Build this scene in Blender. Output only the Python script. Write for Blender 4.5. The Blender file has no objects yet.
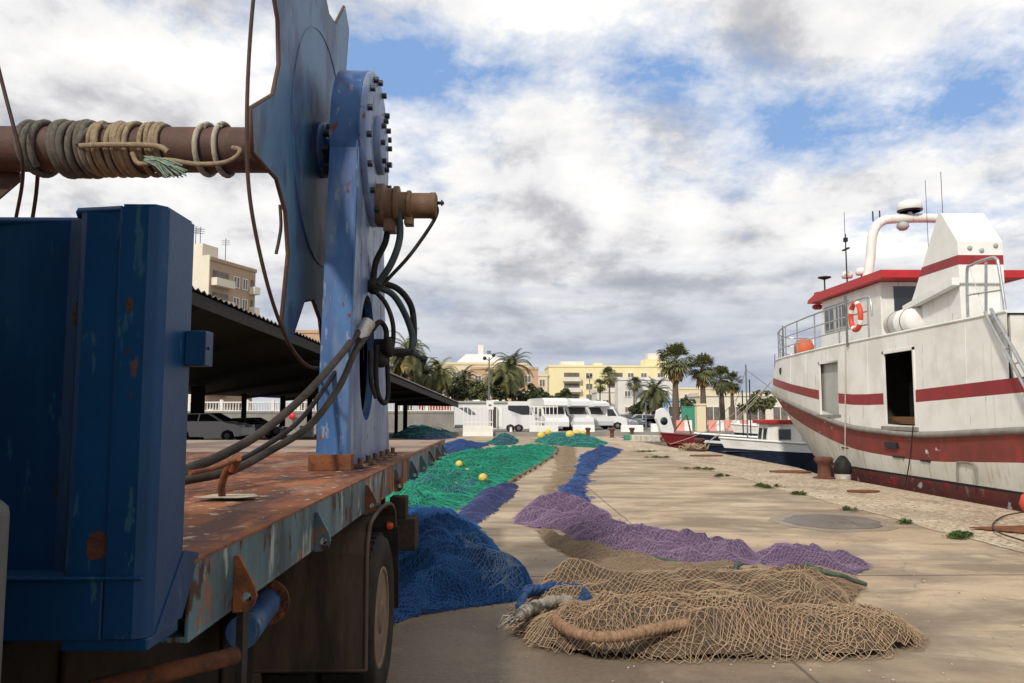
import bpy, bmesh, math, random
import numpy as np
from mathutils import Vector, Matrix
from mathutils.geometry import tessellate_polygon
random.seed(7); rng = np.random.default_rng(11)
S = bpy.context.scene; COL = S.collection
R = math.radians; PI = math.pi

# ------------------------------------------------------------------ camera
W, HH = 1024, 683
FPX = 28/36*W; CH = 1.6
PITCH = math.atan(71.5/FPX); YAW = math.atan(12/FPX)
cd = bpy.data.cameras.new('camera'); cam = bpy.data.objects.new('camera', cd); COL.objects.link(cam)
cd.lens = 28; cd.sensor_width = 36; cd.clip_start = 0.05; cd.clip_end = 6000
cam.location = (0, 0, CH); cam.rotation_euler = (PI/2+PITCH, 0, -YAW)
S.camera = cam

# ------------------------------------------------------------------ sky and sun
SUN_EL, SUN_AZ = R(38), R(206)          # azimuth clockwise from +Y
w = bpy.data.worlds.new("World"); S.world = w; w.use_nodes = True
nt = w.node_tree; nt.nodes.clear()
def N(t, **k):
    n = nt.nodes.new(t)
    for a, b in k.items():
        if a.startswith('i_'): n.inputs[int(a[2:])].default_value = b
        else: setattr(n, a, b)
    return n
def L(a, b): nt.links.new(a, b)
def MATH(op, a, b=None, c=None, clamp=False):
    n = nt.nodes.new('ShaderNodeMath'); n.operation = op; n.use_clamp = clamp
    for i, v in enumerate((a, b, c)):
        if v is None: continue
        if isinstance(v, (int, float)): n.inputs[i].default_value = v
        else: L(v, n.inputs[i])
    return n.outputs[0]
def RAMP(fac, stops, interp='LINEAR'):
    n = nt.nodes.new('ShaderNodeValToRGB'); n.color_ramp.interpolation = interp
    el = n.color_ramp.elements
    while len(el) < len(stops): el.new(.5)
    for e, (p, c) in zip(el, stops):
        e.position = p; e.color = (c, c, c, 1) if isinstance(c, (int, float)) else (*c, 1)
    L(fac, n.inputs[0]); return n.outputs[0]
def MIX(fac, a, b):
    n = nt.nodes.new('ShaderNodeMix'); n.data_type = 'RGBA'
    if isinstance(fac, (int, float)): n.inputs[0].default_value = fac
    else: L(fac, n.inputs[0])
    for i, v in ((6, a), (7, b)):
        if isinstance(v, tuple): n.inputs[i].default_value = (*v, 1)
        else: L(v, n.inputs[i])
    return n.outputs[2]
def NOISE(vec, scale, detail=6, rough=.55, dist=0.0):
    n = N('ShaderNodeTexNoise'); L(vec, n.inputs['Vector'])
    n.inputs['Scale'].default_value = scale; n.inputs['Detail'].default_value = detail
    n.inputs['Roughness'].default_value = rough; n.inputs['Distortion'].default_value = dist
    return n.outputs['Fac']
def COMB(x, y, z):
    n = nt.nodes.new('ShaderNodeCombineXYZ')
    for i, v in enumerate((x, y, z)):
        if isinstance(v, (int, float)): n.inputs[i].default_value = v
        else: L(v, n.inputs[i])
    return n.outputs[0]
sky = N('ShaderNodeTexSky'); sky.sky_type = 'NISHITA'; sky.sun_disc = False
sky.sun_elevation = SUN_EL; sky.sun_rotation = SUN_AZ; sky.air_density = 1.0; sky.dust_density = .6; sky.ozone_density = 2.0
tc = N('ShaderNodeTexCoord'); sp = N('ShaderNodeSeparateXYZ'); L(tc.outputs['Generated'], sp.inputs[0])
dx, dy, dz = sp.outputs
zc = MATH('ADD', MATH('MAXIMUM', dz, 0.0), 0.30)
u = MATH('DIVIDE', dx, zc); v = MATH('DIVIDE', dy, zc)
CU, CV = 7.3, 2.4
uv = COMB(MATH('ADD', u, CU), MATH('ADD', MATH('MULTIPLY', v, .9), CV), 0.0)
uv2 = COMB(MATH('ADD', u, CU+.07), MATH('ADD', MATH('MULTIPLY', v, .9), CV-.09), 0.0)
n1 = NOISE(uv, 3.0, 11, .63, .1)
n1s = NOISE(uv2, 3.0, 7, .57, .1)
nl = NOISE(uv, 1.25, 3, .5)
# a few clearings where the blue shows
def blob(cu, cv, ru, rv):
    a = MATH('DIVIDE', MATH('SUBTRACT', u, cu), ru); b = MATH('DIVIDE', MATH('SUBTRACT', v, cv), rv)
    d = MATH('SQRT', MATH('ADD', MATH('MULTIPLY', a, a), MATH('MULTIPLY', b, b)))
    return MATH('SUBTRACT', 1.0, d, clamp=True)
wrp = MATH('MULTIPLY', MATH('SUBTRACT', NOISE(uv, 3.0, 8, .62), .5), 1.5)
def hole(cu, cv, ru, rv, k): return MATH('MULTIPLY', MATH('MULTIPLY', blob(cu, cv, ru, rv), MATH('ADD', 1.0, wrp), clamp=False), k)
clear = MATH('ADD', MATH('ADD', hole(-.16, 1.29, .26, .17, .46), hole(.30, 1.29, .36, .17, .40)), MATH('ADD', hole(.54, 1.44, .24, .16, .34), hole(.78, 1.30, .26, .28, .34)))
dens = MATH('SUBTRACT', MATH('ADD', MATH('MULTIPLY', n1, 1.35), MATH('MULTIPLY', nl, .30)), MATH('ADD', clear, .30))
cover = RAMP(dens, [(.17, 0.0), (.31, .55), (.46, 1.0)])
relief = MATH('SUBTRACT', n1, n1s)                       # thin side lit, thick side grey
thick = RAMP(MATH('ADD', MATH('MULTIPLY', n1, .55), MATH('MULTIPLY', nl, .5)), [(.44, 0.0), (.66, 1.0)])
lit = MATH('ADD', MATH('MULTIPLY', relief, 2.4), MATH('SUBTRACT', .77, MATH('MULTIPLY', thick, .38)), clamp=True)
ccol = RAMP(lit, [(.0, (3.7, 3.8, 4.2)), (.30, (5.6, 5.6, 5.85)), (.58, (8.6, 8.55, 8.6)), (.85, (9.8, 9.7, 9.55)), (1.0, (11.2, 11.1, 10.8))])
skyc = MIX(.75, sky.outputs[0], (2.7, 4.5, 8.0))
skc = MIX(cover, skyc, ccol)
# grey-blue bank of stratus low over the horizon
bankn = NOISE(COMB(MATH('MULTIPLY', dx, 1.4), MATH('MULTIPLY', dy, 1.4), MATH('MULTIPLY', dz, 14.0)), 2.2, 6, .55, .3)
bk = MATH('ADD', dz, MATH('MULTIPLY', MATH('SUBTRACT', bankn, .5), .16))
bank = MATH('MULTIPLY', RAMP(bk, [(.0, .7), (.04, .9), (.10, .62), (.21, .0)], 'EASE'), 0.95)
skc = MIX(bank, skc, RAMP(bankn, [(.3, (3.1, 3.7, 4.9)), (.6, (4.3, 4.7, 5.7)), (.75, (6.6, 6.7, 7.2))]))
bg = N('ShaderNodeBackground'); L(skc, bg.inputs[0]); bg.inputs[1].default_value = 0.09
wo = N('ShaderNodeOutputWorld'); L(bg.outputs[0], wo.inputs[0])

sl = bpy.data.lights.new('sun', 'SUN'); so = bpy.data.objects.new('sun', sl); COL.objects.link(so)
sl.energy = 2.6; sl.angle = R(4); sl.color = (1, .94, .85)
sd = Vector((math.sin(SUN_AZ)*math.cos(SUN_EL), math.cos(SUN_AZ)*math.cos(SUN_EL), math.sin(SUN_EL)))
so.rotation_euler = sd.to_track_quat('Z', 'Y').to_euler(); so.location = (20, -30, 60)
vs = S.view_settings; vs.view_transform = 'Standard'; vs.look = 'None'; vs.exposure = 0.2; vs.gamma = 1.0; vs.use_curve_mapping = False

# ------------------------------------------------------------------ where a place seen in the photo stands
_cp, _sp, _cy, _sy = math.cos(PITCH), math.sin(PITCH), math.cos(YAW), math.sin(YAW)
FW = np.array([_sy*_cp, _cy*_cp, _sp]); RT = np.array([_cy, -_sy, 0.0]); UP = np.cross(RT, FW)
def ray(px, py): return FW*FPX + RT*(px-512) - UP*(py-341.5)
def P(px, py, d): r = ray(px, py); r = r/r[1]*d; return Vector((r[0], r[1], r[2]+CH))
def G(px, py, z=0.0): r = ray(px, py); r = r*((z-CH)/r[2]); return Vector((r[0], r[1], z))
def PX(px, py, x): r = ray(px, py); r = r/r[0]*x; return Vector((r[0], r[1], r[2]+CH))

# ------------------------------------------------------------------ materials
def M(name, c1, c2=None, sc=4.0, rough=.6, metal=0.0, bump=0.0, bsc=40.0, patches=(), lo=.35, hi=.65, stretch=(1,1,1), spec=.4, rvar=0.0, trans=0.0):
    global nt
    m = bpy.data.materials.new(name); m.use_nodes = True; nt = m.node_tree; nt.nodes.clear()
    out = N('ShaderNodeOutputMaterial'); b = N('ShaderNodeBsdfPrincipled'); L(b.outputs[0], out.inputs[0])
    tc = N('ShaderNodeTexCoord'); mp = N('ShaderNodeMapping'); L(tc.outputs['Object'], mp.inputs[0]); mp.inputs['Scale'].default_value = stretch
    vec = mp.outputs[0]
    col = c1; rg = rough
    if c2 is not None:
        col = MIX(RAMP(NOISE(vec, sc, 6, .6), [(lo, 0.0), (hi, 1.0)]), c1, c2)
    for i, p in enumerate(patches):
        pc, psc, plo, phi, pst, prg = p
        mp2 = N('ShaderNodeMapping'); L(tc.outputs['Object'], mp2.inputs[0]); mp2.inputs['Scale'].default_value = pst; mp2.inputs['Location'].default_value = (3.3*i+1.7, 1.1*i, .7*i)
        f = RAMP(NOISE(mp2.outputs[0], psc, 7, .62), [(plo, 0.0), (phi, 1.0)])
        col = MIX(f, col, pc)
        if prg is not None:
            x = MIX(f, (rg,)*3 if isinstance(rg, (int, float)) else rg, (prg,)*3); rg = x
    if rvar and isinstance(rg, (int, float)):
        rg = RAMP(NOISE(vec, sc*2.3, 5), [(.3, max(rg-rvar, .02)), (.7, min(rg+rvar, 1))])
    if isinstance(col, tuple): b.inputs['Base Color'].default_value = (*col, 1)
    else: L(col, b.inputs['Base Color'])
    if isinstance(rg, (int, float)): b.inputs['Roughness'].default_value = rg
    else: L(rg, b.inputs['Roughness'])
    b.inputs['Metallic'].default_value = metal; b.inputs['Specular IOR Level'].default_value = spec
    if bump:
        bn = N('ShaderNodeBump'); bn.inputs['Strength'].default_value = bump; bn.inputs['Distance'].default_value = .02
        L(NOISE(vec, bsc, 5, .6), bn.inputs['Height']); L(bn.outputs[0], b.inputs['Normal'])
    return m
RUST = (.13, .045, .02); RUST2 = (.22, .075, .025); DRUST = (.05, .022, .014)
mt = {}
mt['navy'] = M('navy_paint', (.003, .032, .095), (.004, .046, .130), 3, .42, spec=.25, bump=.05, bsc=60, patches=(((.004, .02, .06), 1.6, .5, .75, (1, 1, .3), .5), (RUST, 6, .665, .70, (1, 1, .45), .85), (DRUST, 12, .69, .72, (1, 1, .5), .9), ((.006, .060, .14), 3.5, .50, .68, (1, 1, .2), .6), ((.02, .075, .13), 30, .61, .64, (1, 1, .25), .6)))
mt['blue'] = M('blue_paint', (.026, .090, .235), (.036, .115, .27), 2.5, .42, spec=.3, bump=.05, bsc=50, patches=(((.10, .15, .25), 4, .50, .64, (1.5, 1.5, .3), .55), ((.018, .055, .17), 2.4, .48, .64, (2, 2, .3), .5), (RUST, 13, .63, .66, (1, 1, .6), .85), ((.16, .20, .27), 22, .60, .64, (1, 1, .3), .6)))
mt['blue_side'] = M('blue_paint_sky_sheen', (.125, .185, .315), (.10, .16, .30), 2.0, .36, bump=.05, bsc=50, patches=(((.07, .105, .215), 1.8, .47, .62, (1, 1.2, .40), .5), ((.21, .26, .34), 7, .54, .66, (1, 1, .3), .55), ((.10, .09, .10), 5, .58, .68, (1, 1, .2), .7), (RUST, 14, .62, .66, (1, 1, .5), .85)))  # same blue paint, the sky's grey sheen on side faces mixed into the colour
mt['drum'] = M('weathered_drum_paint', (.045, .125, .245), (.065, .155, .28), 1.6, .45, bump=.06, bsc=40, patches=(((.03, .065, .15), 2.4, .48, .58, (1, 1, .6), .5), ((.16, .18, .21), 4, .54, .75, (1, 1.4, .25), .6), ((.05, .05, .055), 3, .58, .75, (1, 1, .3), .6), (RUST, 12, .66, .72, (1, 1, .5), .85)))
mt['rust'] = M('rusty_steel', RUST, RUST2, 6, .9, bump=.3, bsc=70, patches=((DRUST, 9, .5, .7, (1, 1, 1), None),))
mt['rust_dark'] = M('dark_rust', (.045, .014, .009), (.09, .030, .015), 30, .9, bump=.4, bsc=120)
mt['rustdeck'] = M('rusty_deck_plate', (.135, .038, .014), (.19, .060, .021), 3, .85, bump=.35, bsc=55, stretch=(1, .7, 1), patches=(((.24, .15, .10), 2.0, .54, .66, (1.4, .3, 1), .7), ((.07, .027, .016), 3.5, .50, .60, (1.3, .35, 1), .8), ((.29, .105, .04), 5, .54, .62, (1, .6, 1), .85), ((.36, .30, .24), 14, .60, .64, (1, 1, 1), None)))
mt['greydeck'] = M('dusty_deck_plate', (.27, .19, .14), (.33, .24, .18), 2, .85, bump=.25, bsc=55, patches=(((.20, .08, .035), 2.0, .58, .7, (1, .5, 1), None),))
mt['rail'] = M('teal_rail_paint', (.055, .115, .14), (.08, .15, .17), 4, .5, bump=.1, bsc=60, patches=(((.04, .09, .14), 4, .52, .7, (1, 1.5, .4), None), ((.03, .045, .05), 2.5, .48, .62, (1, 1, .3), .7), (RUST2, 4, .52, .57, (1, .8, .6), .9), (DRUST, 8, .56, .60, (1, 1, .6), .9), ((.26, .28, .25), 9, .58, .64, (1, 1, .4), .7)))
mt['pipe'] = M('brown_pipe', (.060, .030, .022), (.10, .048, .034), 5, .7, bump=.2, bsc=50, patches=(((.15, .065, .04), 8, .58, .7, (1, 1, 1), None),))
mt['motor'] = M('ochre_motor_paint', (.17, .095, .05), (.11, .058, .03), 9, .65, bump=.2, bsc=70)
mt['steel_dark'] = M('dark_steel', (.022, .020, .020), (.04, .034, .03), 6, .6, bump=.1, spec=.12)
mt['chassis'] = M('chassis_black', (.012, .011, .010), (.03, .022, .016), 5, .75, bump=.2, spec=.12)
mt['bolt'] = M('bolt_steel', (.03, .035, .045), (.06, .06, .06), 20, .45, metal=.6)
mt['hose'] = M('hose_rubber', (.014, .014, .015), (.035, .032, .029), 10, .55, bump=.15, bsc=90, spec=.12)
mt['hosegrey'] = M('hose_grey', (.03, .042, .048), (.055, .068, .07), 8, .5, bump=.1, spec=.12)
mt['hoseworn'] = M('hose_worn', (.020, .017, .015), (.058, .047, .038), 6, .55, bump=.25, bsc=60, stretch=(1, 1, 1), spec=.12)
mt['silver'] = M('silver_sleeve', (.5, .5, .48), (.25, .2, .17), 9, .4, metal=.5)
mt['cable'] = M('brown_cable', (.035, .018, .014), (.07, .032, .02), 20, .7)
mt['rope_dark'] = M('rope_grey', (.10, .09, .075), (.18, .16, .13), 30, .95, bump=.8, bsc=160)
mt['rope_tan'] = M('rope_tan', (.28, .20, .12), (.40, .31, .20), 30, .95, bump=.8, bsc=160)
mt['rope_cream'] = M('rope_cream', (.44, .38, .28), (.58, .52, .40), 30, .95, bump=.8, bsc=160)
mt['rope_green'] = M('rope_green', (.05, .09, .07), (.11, .15, .11), 25, .95, bump=.8, bsc=160)
mt['rope_blue'] = M('rope_blue', (.010, .035, .12), (.03, .09, .22), 25, .9, bump=.8, bsc=140)
mt['rope_teal'] = M('rope_teal', (.03, .13, .20), (.05, .18, .24), 25, .9, bump=.6, bsc=140)
mt['rope_brown'] = M('rope_brown', (.25, .145, .085), (.36, .23, .14), 22, .95, bump=.6, bsc=90)
mt['frayed'] = M('frayed_green', (.13, .22, .18), (.26, .30, .22), 30, .95)
mt['tyre'] = M('tyre_rubber', (.016, .015, .014), (.035, .03, .026), 5, .85, bump=.2, bsc=50, spec=.12)
mt['rim'] = M('dusty_rim', (.19, .13, .085), (.12, .08, .05), 6, .75, bump=.15, patches=((RUST, 7, .58, .68, (1, 1, 1), None),))
mt['guard'] = M('mudguard_grime', (.032, .026, .021), (.072, .056, .043), 2.5, .7, bump=.2, bsc=30, stretch=(1, 1, .4), patches=(((.12, .085, .055), 3, .47, .66, (1.5, 1, .3), None),), spec=.12)
mt['galv'] = M('galvanised_grey', (.10, .11, .11), (.16, .17, .17), 6, .5)
mt['stack_grey'] = M('stack_grey', (.055, .06, .06), (.09, .095, .095), 5, .6, spec=.2)
mt['orange'] = M('orange_lens', (.50, .07, .015), None, rough=.4)
mt['woodblk'] = M('black_timber', (.028, .022, .018), (.055, .042, .034), 6, .85, bump=.4, bsc=40, stretch=(1, 4, 1), spec=.12)
mt['cabpaint'] = M('cab_paint', (.03, .05, .09), (.04, .06, .10), 3, .5)
mt['white'] = M('white_paint', (.80, .79, .76), (.72, .71, .67), 2.5, .45)
mt['whitewall'] = M('white_render', (.74, .72, .66), (.62, .60, .54), .6, .8, bump=.1)
mt['boatwhite'] = M('boat_white_paint', (.82, .81, .77), (.75, .74, .69), 1.3, .42, bump=.04, bsc=20, patches=(((.52, .44, .33), 2.6, .60, .82, (2.5, 2.5, .10), .6), ((.36, .22, .12), 5, .63, .70, (2, 2, .16), .8), ((.68, .66, .60), 1.0, .48, .62, (1, 1, 1), None)))
mt['boatwhite_low'] = M('stained_white_paint', (.70, .685, .62), (.58, .55, .47), 1.5, .55, bump=.06, bsc=20, patches=(((.40, .33, .20), 3.2, .54, .70, (2.5, 2.5, .10), .7), ((.22, .12, .07), 5, .66, .72, (2, 2, .35), .85)))
mt['boatred'] = M('boat_red_stripe', (.30, .025, .028), (.24, .022, .024), 2, .45, patches=(((.70, .66, .6), 9, .74, .76, (1, 1, 1), .6), ((.18, .03, .025), 3, .55, .7, (2, 2, .3), None)))
mt['boatredlow'] = M('worn_hull_red', (.18, .036, .028), (.23, .05, .036), 2, .65, bump=.1, bsc=30, patches=(((.33, .05, .04), 2.0, .5, .62, (1, 1, .8), None), ((.66, .60, .54), 2.0, .655, .67, (1, .8, 2), .8), ((.60, .55, .5), 11, .73, .75, (1, 1, 1), .8), ((.12, .045, .03), 3, .55, .7, (2, 2, .3), None)))
mt['boatbottom'] = M('antifouling_red', (.17, .045, .035), (.11, .032, .028), 2.5, .75, bump=.15, bsc=25, patches=(((.27, .20, .16), 4, .60, .70, (1, 1, .5), None), ((.40, .02, .02), 2, .60, .66, (1, 1, 1), None), ((.55, .52, .47), 2.5, .63, .645, (1, 1, 1), None)))
mt['strake'] = M('grey_strake', (.20, .185, .16), (.28, .26, .22), 6, .7, bump=.15)
mt['redroof'] = M('red_roof_paint', (.50, .022, .025), (.40, .02, .022), 3, .45)
mt['glass'] = M('dark_glass', (.02, .023, .026), None, rough=.08, spec=.7)
mt['glass_mid'] = M('window_glass', (.05, .06, .07), (.09, .10, .11), 1.5, .12, spec=.6)
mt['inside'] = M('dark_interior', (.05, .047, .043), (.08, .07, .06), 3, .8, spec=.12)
mt['lightgrey'] = M('light_grey_panel', (.42, .42, .39), (.36, .355, .33), 3, .6)
mt['stainless'] = M('tube_rail_steel', (.55, .56, .56), (.42, .42, .41), 8, .3, metal=.85)
mt['buoy_orange'] = M('buoy_orange', (.60, .13, .05), (.45, .11, .05), 4, .55)
mt['buoy_white'] = M('dirty_white_plastic', (.62, .58, .5), (.4, .36, .3), 5, .6)
mt['ringred'] = M('lifebuoy_red', (.62, .07, .03), None, rough=.5)
mt['float_yellow'] = M('float_yellow', (.72, .55, .09), (.55, .42, .10), 6, .6, bump=.1)
mt['cork'] = M('cork_float', (.13, .075, .045), (.20, .13, .08), 20, .9)
mt['bollard'] = M('rusty_bollard', (.085, .032, .02), (.13, .05, .03), 8, .85, bump=.4, bsc=60)
mt['black'] = M('black_paint', (.012, .013, .016), (.02, .022, .03), 5, .4)
mt['navyhull'] = M('navy_hull_paint', (.008, .012, .030), (.015, .02, .04), 3, .35)
mt['maroon'] = M('maroon_hull_paint', (.19, .014, .022), (.14, .012, .018), 3, .45)
mt['varnish'] = M('varnished_wood', (.18, .085, .04), (.12, .055, .025), 8, .5, stretch=(1, 6, 6))
mt['pink'] = M('pink_plastic', (.75, .30, .24), None, rough=.6)
mt['cone'] = M('red_plastic', (.55, .06, .03), None, rough=.6)
mt['concwall'] = M('grey_concrete', (.26, .245, .22), (.20, .19, .17), .9, .9, bump=.3, bsc=8, patches=(((.14, .13, .12), 1.2, .55, .75, (1, 1, .2), None),))
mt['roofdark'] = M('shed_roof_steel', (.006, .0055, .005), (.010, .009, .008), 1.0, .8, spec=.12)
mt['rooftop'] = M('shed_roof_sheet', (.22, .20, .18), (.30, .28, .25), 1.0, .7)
mt['post_black'] = M('shed_post_paint', (.012, .011, .010), None, rough=.8, spec=.12)
mt['bldg_cream'] = M('cream_render', (.72, .62, .42), (.66, .57, .39), .3, .85)
mt['bldg_yellow'] = M('yellow_render', (.80, .71, .42), (.74, .65, .38), .25, .85)
mt['bldg_tan'] = M('tan_render', (.40, .29, .20), (.35, .25, .17), .3, .85)
mt['bldg_pale'] = M('pale_render', (.74, .68, .56), (.66, .60, .48), .3, .85)
mt['bldg_ochre'] = M('ochre_render', (.55, .36, .22), (.48, .32, .20), .3, .85)
mt['shutter'] = M('window_shade', (.10, .085, .07), (.20, .17, .14), .8, .6)
mt['carwhite'] = M('car_white', (.70, .70, .69), None, rough=.25, spec=.6)
mt['carsilver'] = M('car_silver', (.42, .44, .46), None, rough=.25, metal=.4)
mt['cargrey'] = M('car_grey', (.16, .17, .19), None, rough=.25, metal=.3)
mt['carblue'] = M('car_blue', (.10, .12, .28), None, rough=.25, metal=.2)
mt['carred'] = M('car_red', (.40, .03, .035), None, rough=.3)
mt['lamp'] = M('headlamp_lens', (.5, .52, .55), None, rough=.1)
mt['trunk'] = M('palm_trunk', (.16, .11, .075), (.10, .07, .05), 5, .95, bump=.5, bsc=12, stretch=(1, 1, 4))
mt['bark'] = M('bark', (.09, .07, .05), (.14, .11, .08), 4, .95, bump=.4, bsc=12)
mt['palmleaf'] = M('palm_leaf', (.095, .115, .038), (.15, .15, .06), .7, .7)
mt['palmdark'] = M('palm_leaf_dark', (.062, .078, .030), (.11, .11, .045), .6, .7)
mt['palmdead'] = M('dead_frond', (.36, .24, .07), (.24, .15, .055), 1.0, .85)
mt['leaf'] = M('tree_leaf', (.07, .09, .033), (.12, .13, .05), .8, .75)
mt['leafdark'] = M('tree_leaf_dark', (.04, .058, .025), (.075, .09, .037), .8, .75)
mt['weed'] = M('weed_leaf', (.05, .10, .02), (.09, .14, .035), 12, .7)
mt['fencegreen'] = M('green_mesh', (.04, .22, .14), (.06, .28, .18), 2, .7)
mt['awning_blue'] = M('blue_kiosk_panel', (.30, .42, .60), None, rough=.6)
mt['signred'] = M('red_sign', (.55, .03, .03), None, rough=.4)
mt['lampglass'] = M('lamp_housing', (.02, .025, .03), None, rough=.4)

# ------------------------------------------------------------------ mesh building
class MB:
    def __init__(s): s.v = []; s.f = []; s.mi = []; s.sm = []
    def add(s, vs, fs, mi=0, sm=False, mx=None):
        o = len(s.v)
        for p in vs:
            p = Vector(p)
            s.v.append(tuple(mx @ p) if mx is not None else tuple(p))
        for f in fs: s.f.append(tuple(o+i for i in f)); s.mi.append(mi); s.sm.append(sm)
        return s
    def box(s, a, b, mi=0, mx=None):
        x0, y0, z0 = a; x1, y1, z1 = b
        return s.add([(x0,y0,z0),(x1,y0,z0),(x1,y1,z0),(x0,y1,z0),(x0,y0,z1),(x1,y0,z1),(x1,y1,z1),(x0,y1,z1)],
              [(0,3,2,1),(4,5,6,7),(0,1,5,4),(1,2,6,5),(2,3,7,6),(3,0,4,7)], mi, False, mx)
    def quad(s, *p, mi=0): return s.add(p, [tuple(range(len(p)))], mi)
    def hull8(s, bot, top, mi=0):      # two rings of equal length
        n = len(bot); fs = [tuple(range(n))[::-1], tuple(range(n, 2*n))]
        fs += [(i, (i+1) % n, n+(i+1) % n, n+i) for i in range(n)]
        return s.add(list(bot)+list(top), fs, mi)
    def prism(s, poly, axis, a, b, mi=0, mx=None, holes=(), caps=True, mi_side=None):
        def to3(p, t):
            if axis == 'x': return (t, p[0], p[1])
            if axis == 'y': return (p[0], t, p[1])
            return (p[0], p[1], t)
        loops = [list(poly)]+[list(h) for h in holes]
        tri = tessellate_polygon([[Vector((p[0], p[1], 0)) for p in l] for l in loops])
        flat = [p for l in loops for p in l]; n = len(flat)
        vs = [to3(p, a) for p in flat]+[to3(p, b) for p in flat]
        if caps:
            s.add(vs, [tuple(t) for t in tri], mi, False, mx); s.add(vs, [tuple(i+n for i in t) for t in tri], mi, False, mx)
        o = 0; fs = []
        for l in loops:
            k = len(l); fs += [(o+i, o+(i+1) % k, n+o+(i+1) % k, n+o+i) for i in range(k)]; o += k
        return s.add(vs, fs, mi if mi_side is None else mi_side, False, mx)
    def tube(s, path, r, n=8, mi=0, closed=False, caps=True, sm=True):
        p = np.array([tuple(q) for q in path], float); m = len(p)
        rr = np.full(m, r, float) if np.isscalar(r) else np.array(r, float)
        t = (np.roll(p, -1, 0)-np.roll(p, 1, 0)) if closed else np.gradient(p, axis=0)
        t /= np.linalg.norm(t, axis=1, keepdims=True)+1e-12
        a = np.array([0, 0, 1.0]) if abs(t[0][2]) < .9 else np.array([1.0, 0, 0])
        vs = []; nrm = np.cross(t[0], a); nrm /= np.linalg.norm(nrm)
        for i in range(m):
            nrm = nrm-t[i]*(nrm@t[i]); nrm /= np.linalg.norm(nrm)+1e-12; bi = np.cross(t[i], nrm)
            for k in range(n):
                an = 2*PI*k/n; vs.append(tuple(p[i]+rr[i]*(math.cos(an)*nrm+math.sin(an)*bi)))
        fs = [(i*n+k, i*n+(k+1) % n, ((i+1) % m)*n+(k+1) % n, ((i+1) % m)*n+k) for i in range(m if closed else m-1) for k in range(n)]
        s.add(vs, fs, mi, sm)
        if caps and not closed: s.add(vs[:n], [tuple(range(n))[::-1]], mi); s.add(vs[-n:], [tuple(range(n))], mi)
        return s
    def lathe(s, prof, origin, axis='z', n=24, mi=0, sm=True, caps=True):      # prof: (radius, height)
        ax = {'x': Matrix.Rotation(PI/2, 4, 'Y'), 'y': Matrix.Rotation(-PI/2, 4, 'X'), 'z': Matrix()}[axis]
        mx = Matrix.Translation(origin) @ ax
        m = len(prof); vs = [(r*math.cos(2*PI*k/n), r*math.sin(2*PI*k/n), h) for r, h in prof for k in range(n)]
        fs = [(i*n+k, i*n+(k+1) % n, (i+1)*n+(k+1) % n, (i+1)*n+k) for i in range(m-1) for k in range(n)]
        s.add(vs, fs, mi, sm, mx)
        if caps: s.add(vs[:n], [tuple(range(n))[::-1]], mi, False, mx); s.add(vs[-n:], [tuple(range(n))], mi, False, mx)
        return s
    def build(s, name, mats, parent=None, bevel=0.0):
        me = bpy.data.meshes.new(name); me.from_pydata(s.v, [], s.f)
        mats = mats if isinstance(mats, (list, tuple)) else [mats]
        for m in mats: me.materials.append(mt[m] if isinstance(m, str) else m)
        me.polygons.foreach_set('material_index', s.mi); me.polygons.foreach_set('use_smooth', s.sm)
        bm = bmesh.new(); bm.from_mesh(me); bmesh.ops.recalc_face_normals(bm, faces=bm.faces)
        bm.to_mesh(me); bm.free(); me.update()
        o = bpy.data.objects.new(name, me); COL.objects.link(o)
        adopt(o, parent)
        if bevel:
            b = o.modifiers.new('bevel', 'BEVEL'); b.width = bevel; b.segments = 2; b.limit_method = 'ANGLE'; b.angle_limit = R(40)
        return o
def np_mesh(name, vs, quads, mats, mi=None, parent=None, smooth=True):
    vs = np.asarray(vs, np.float32); quads = np.asarray(quads, np.int32)
    me = bpy.data.meshes.new(name); nv, nf = len(vs), len(quads); k = quads.shape[1]
    me.vertices.add(nv); me.vertices.foreach_set('co', vs.ravel())
    me.loops.add(nf*k); me.loops.foreach_set('vertex_index', quads.ravel())
    me.polygons.add(nf); me.polygons.foreach_set('loop_start', np.arange(0, nf*k, k, dtype=np.int32))
    for m in mats: me.materials.append(mt[m] if isinstance(m, str) else m)
    if mi is not None: me.polygons.foreach_set('material_index', np.asarray(mi, np.int32))
    me.polygons.foreach_set('use_smooth', np.full(nf, smooth, bool))
    me.update(calc_edges=True); me.validate()
    o = bpy.data.objects.new(name, me); COL.objects.link(o)
    adopt(o, parent)
    return o
def tag(o, label, cat, group=None):
    o['label'] = label; o['category'] = cat
    if group: o['group'] = group
    return o
WORLD = set()       # things whose parts are modelled straight in world coordinates
def adopt(o, parent):
    if parent is None: return
    o.parent = parent
    if parent.name in WORLD: o.matrix_parent_inverse = Matrix.Translation(-parent.location)
def thing(name, label, cat, loc=(0, 0, 0), rz=0.0, group=None, world=False):
    o = bpy.data.objects.new(name, None); COL.objects.link(o); o.location = loc; o.rotation_euler = (0, 0, rz); o.empty_display_size = .2
    if world: WORLD.add(o.name)
    return tag(o, label, cat, group)
def struct(o, kind='structure'): o['kind'] = kind; return o
def dup(root, loc, rz, label, group=None):
    def rec(o, par):
        c = o.copy(); COL.objects.link(c)
        if par is not None: c.parent = par
        for ch in kids.get(o.name, ()): rec(ch, c)
        return c
    kids = {}
    for q in list(COL.objects):
        if q.parent is not None: kids.setdefault(q.parent.name, []).append(q)
    c = rec(root, None); c.location = loc; c.rotation_euler = (0, 0, rz); c['label'] = label
    if group: c['group'] = group
    return c
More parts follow.
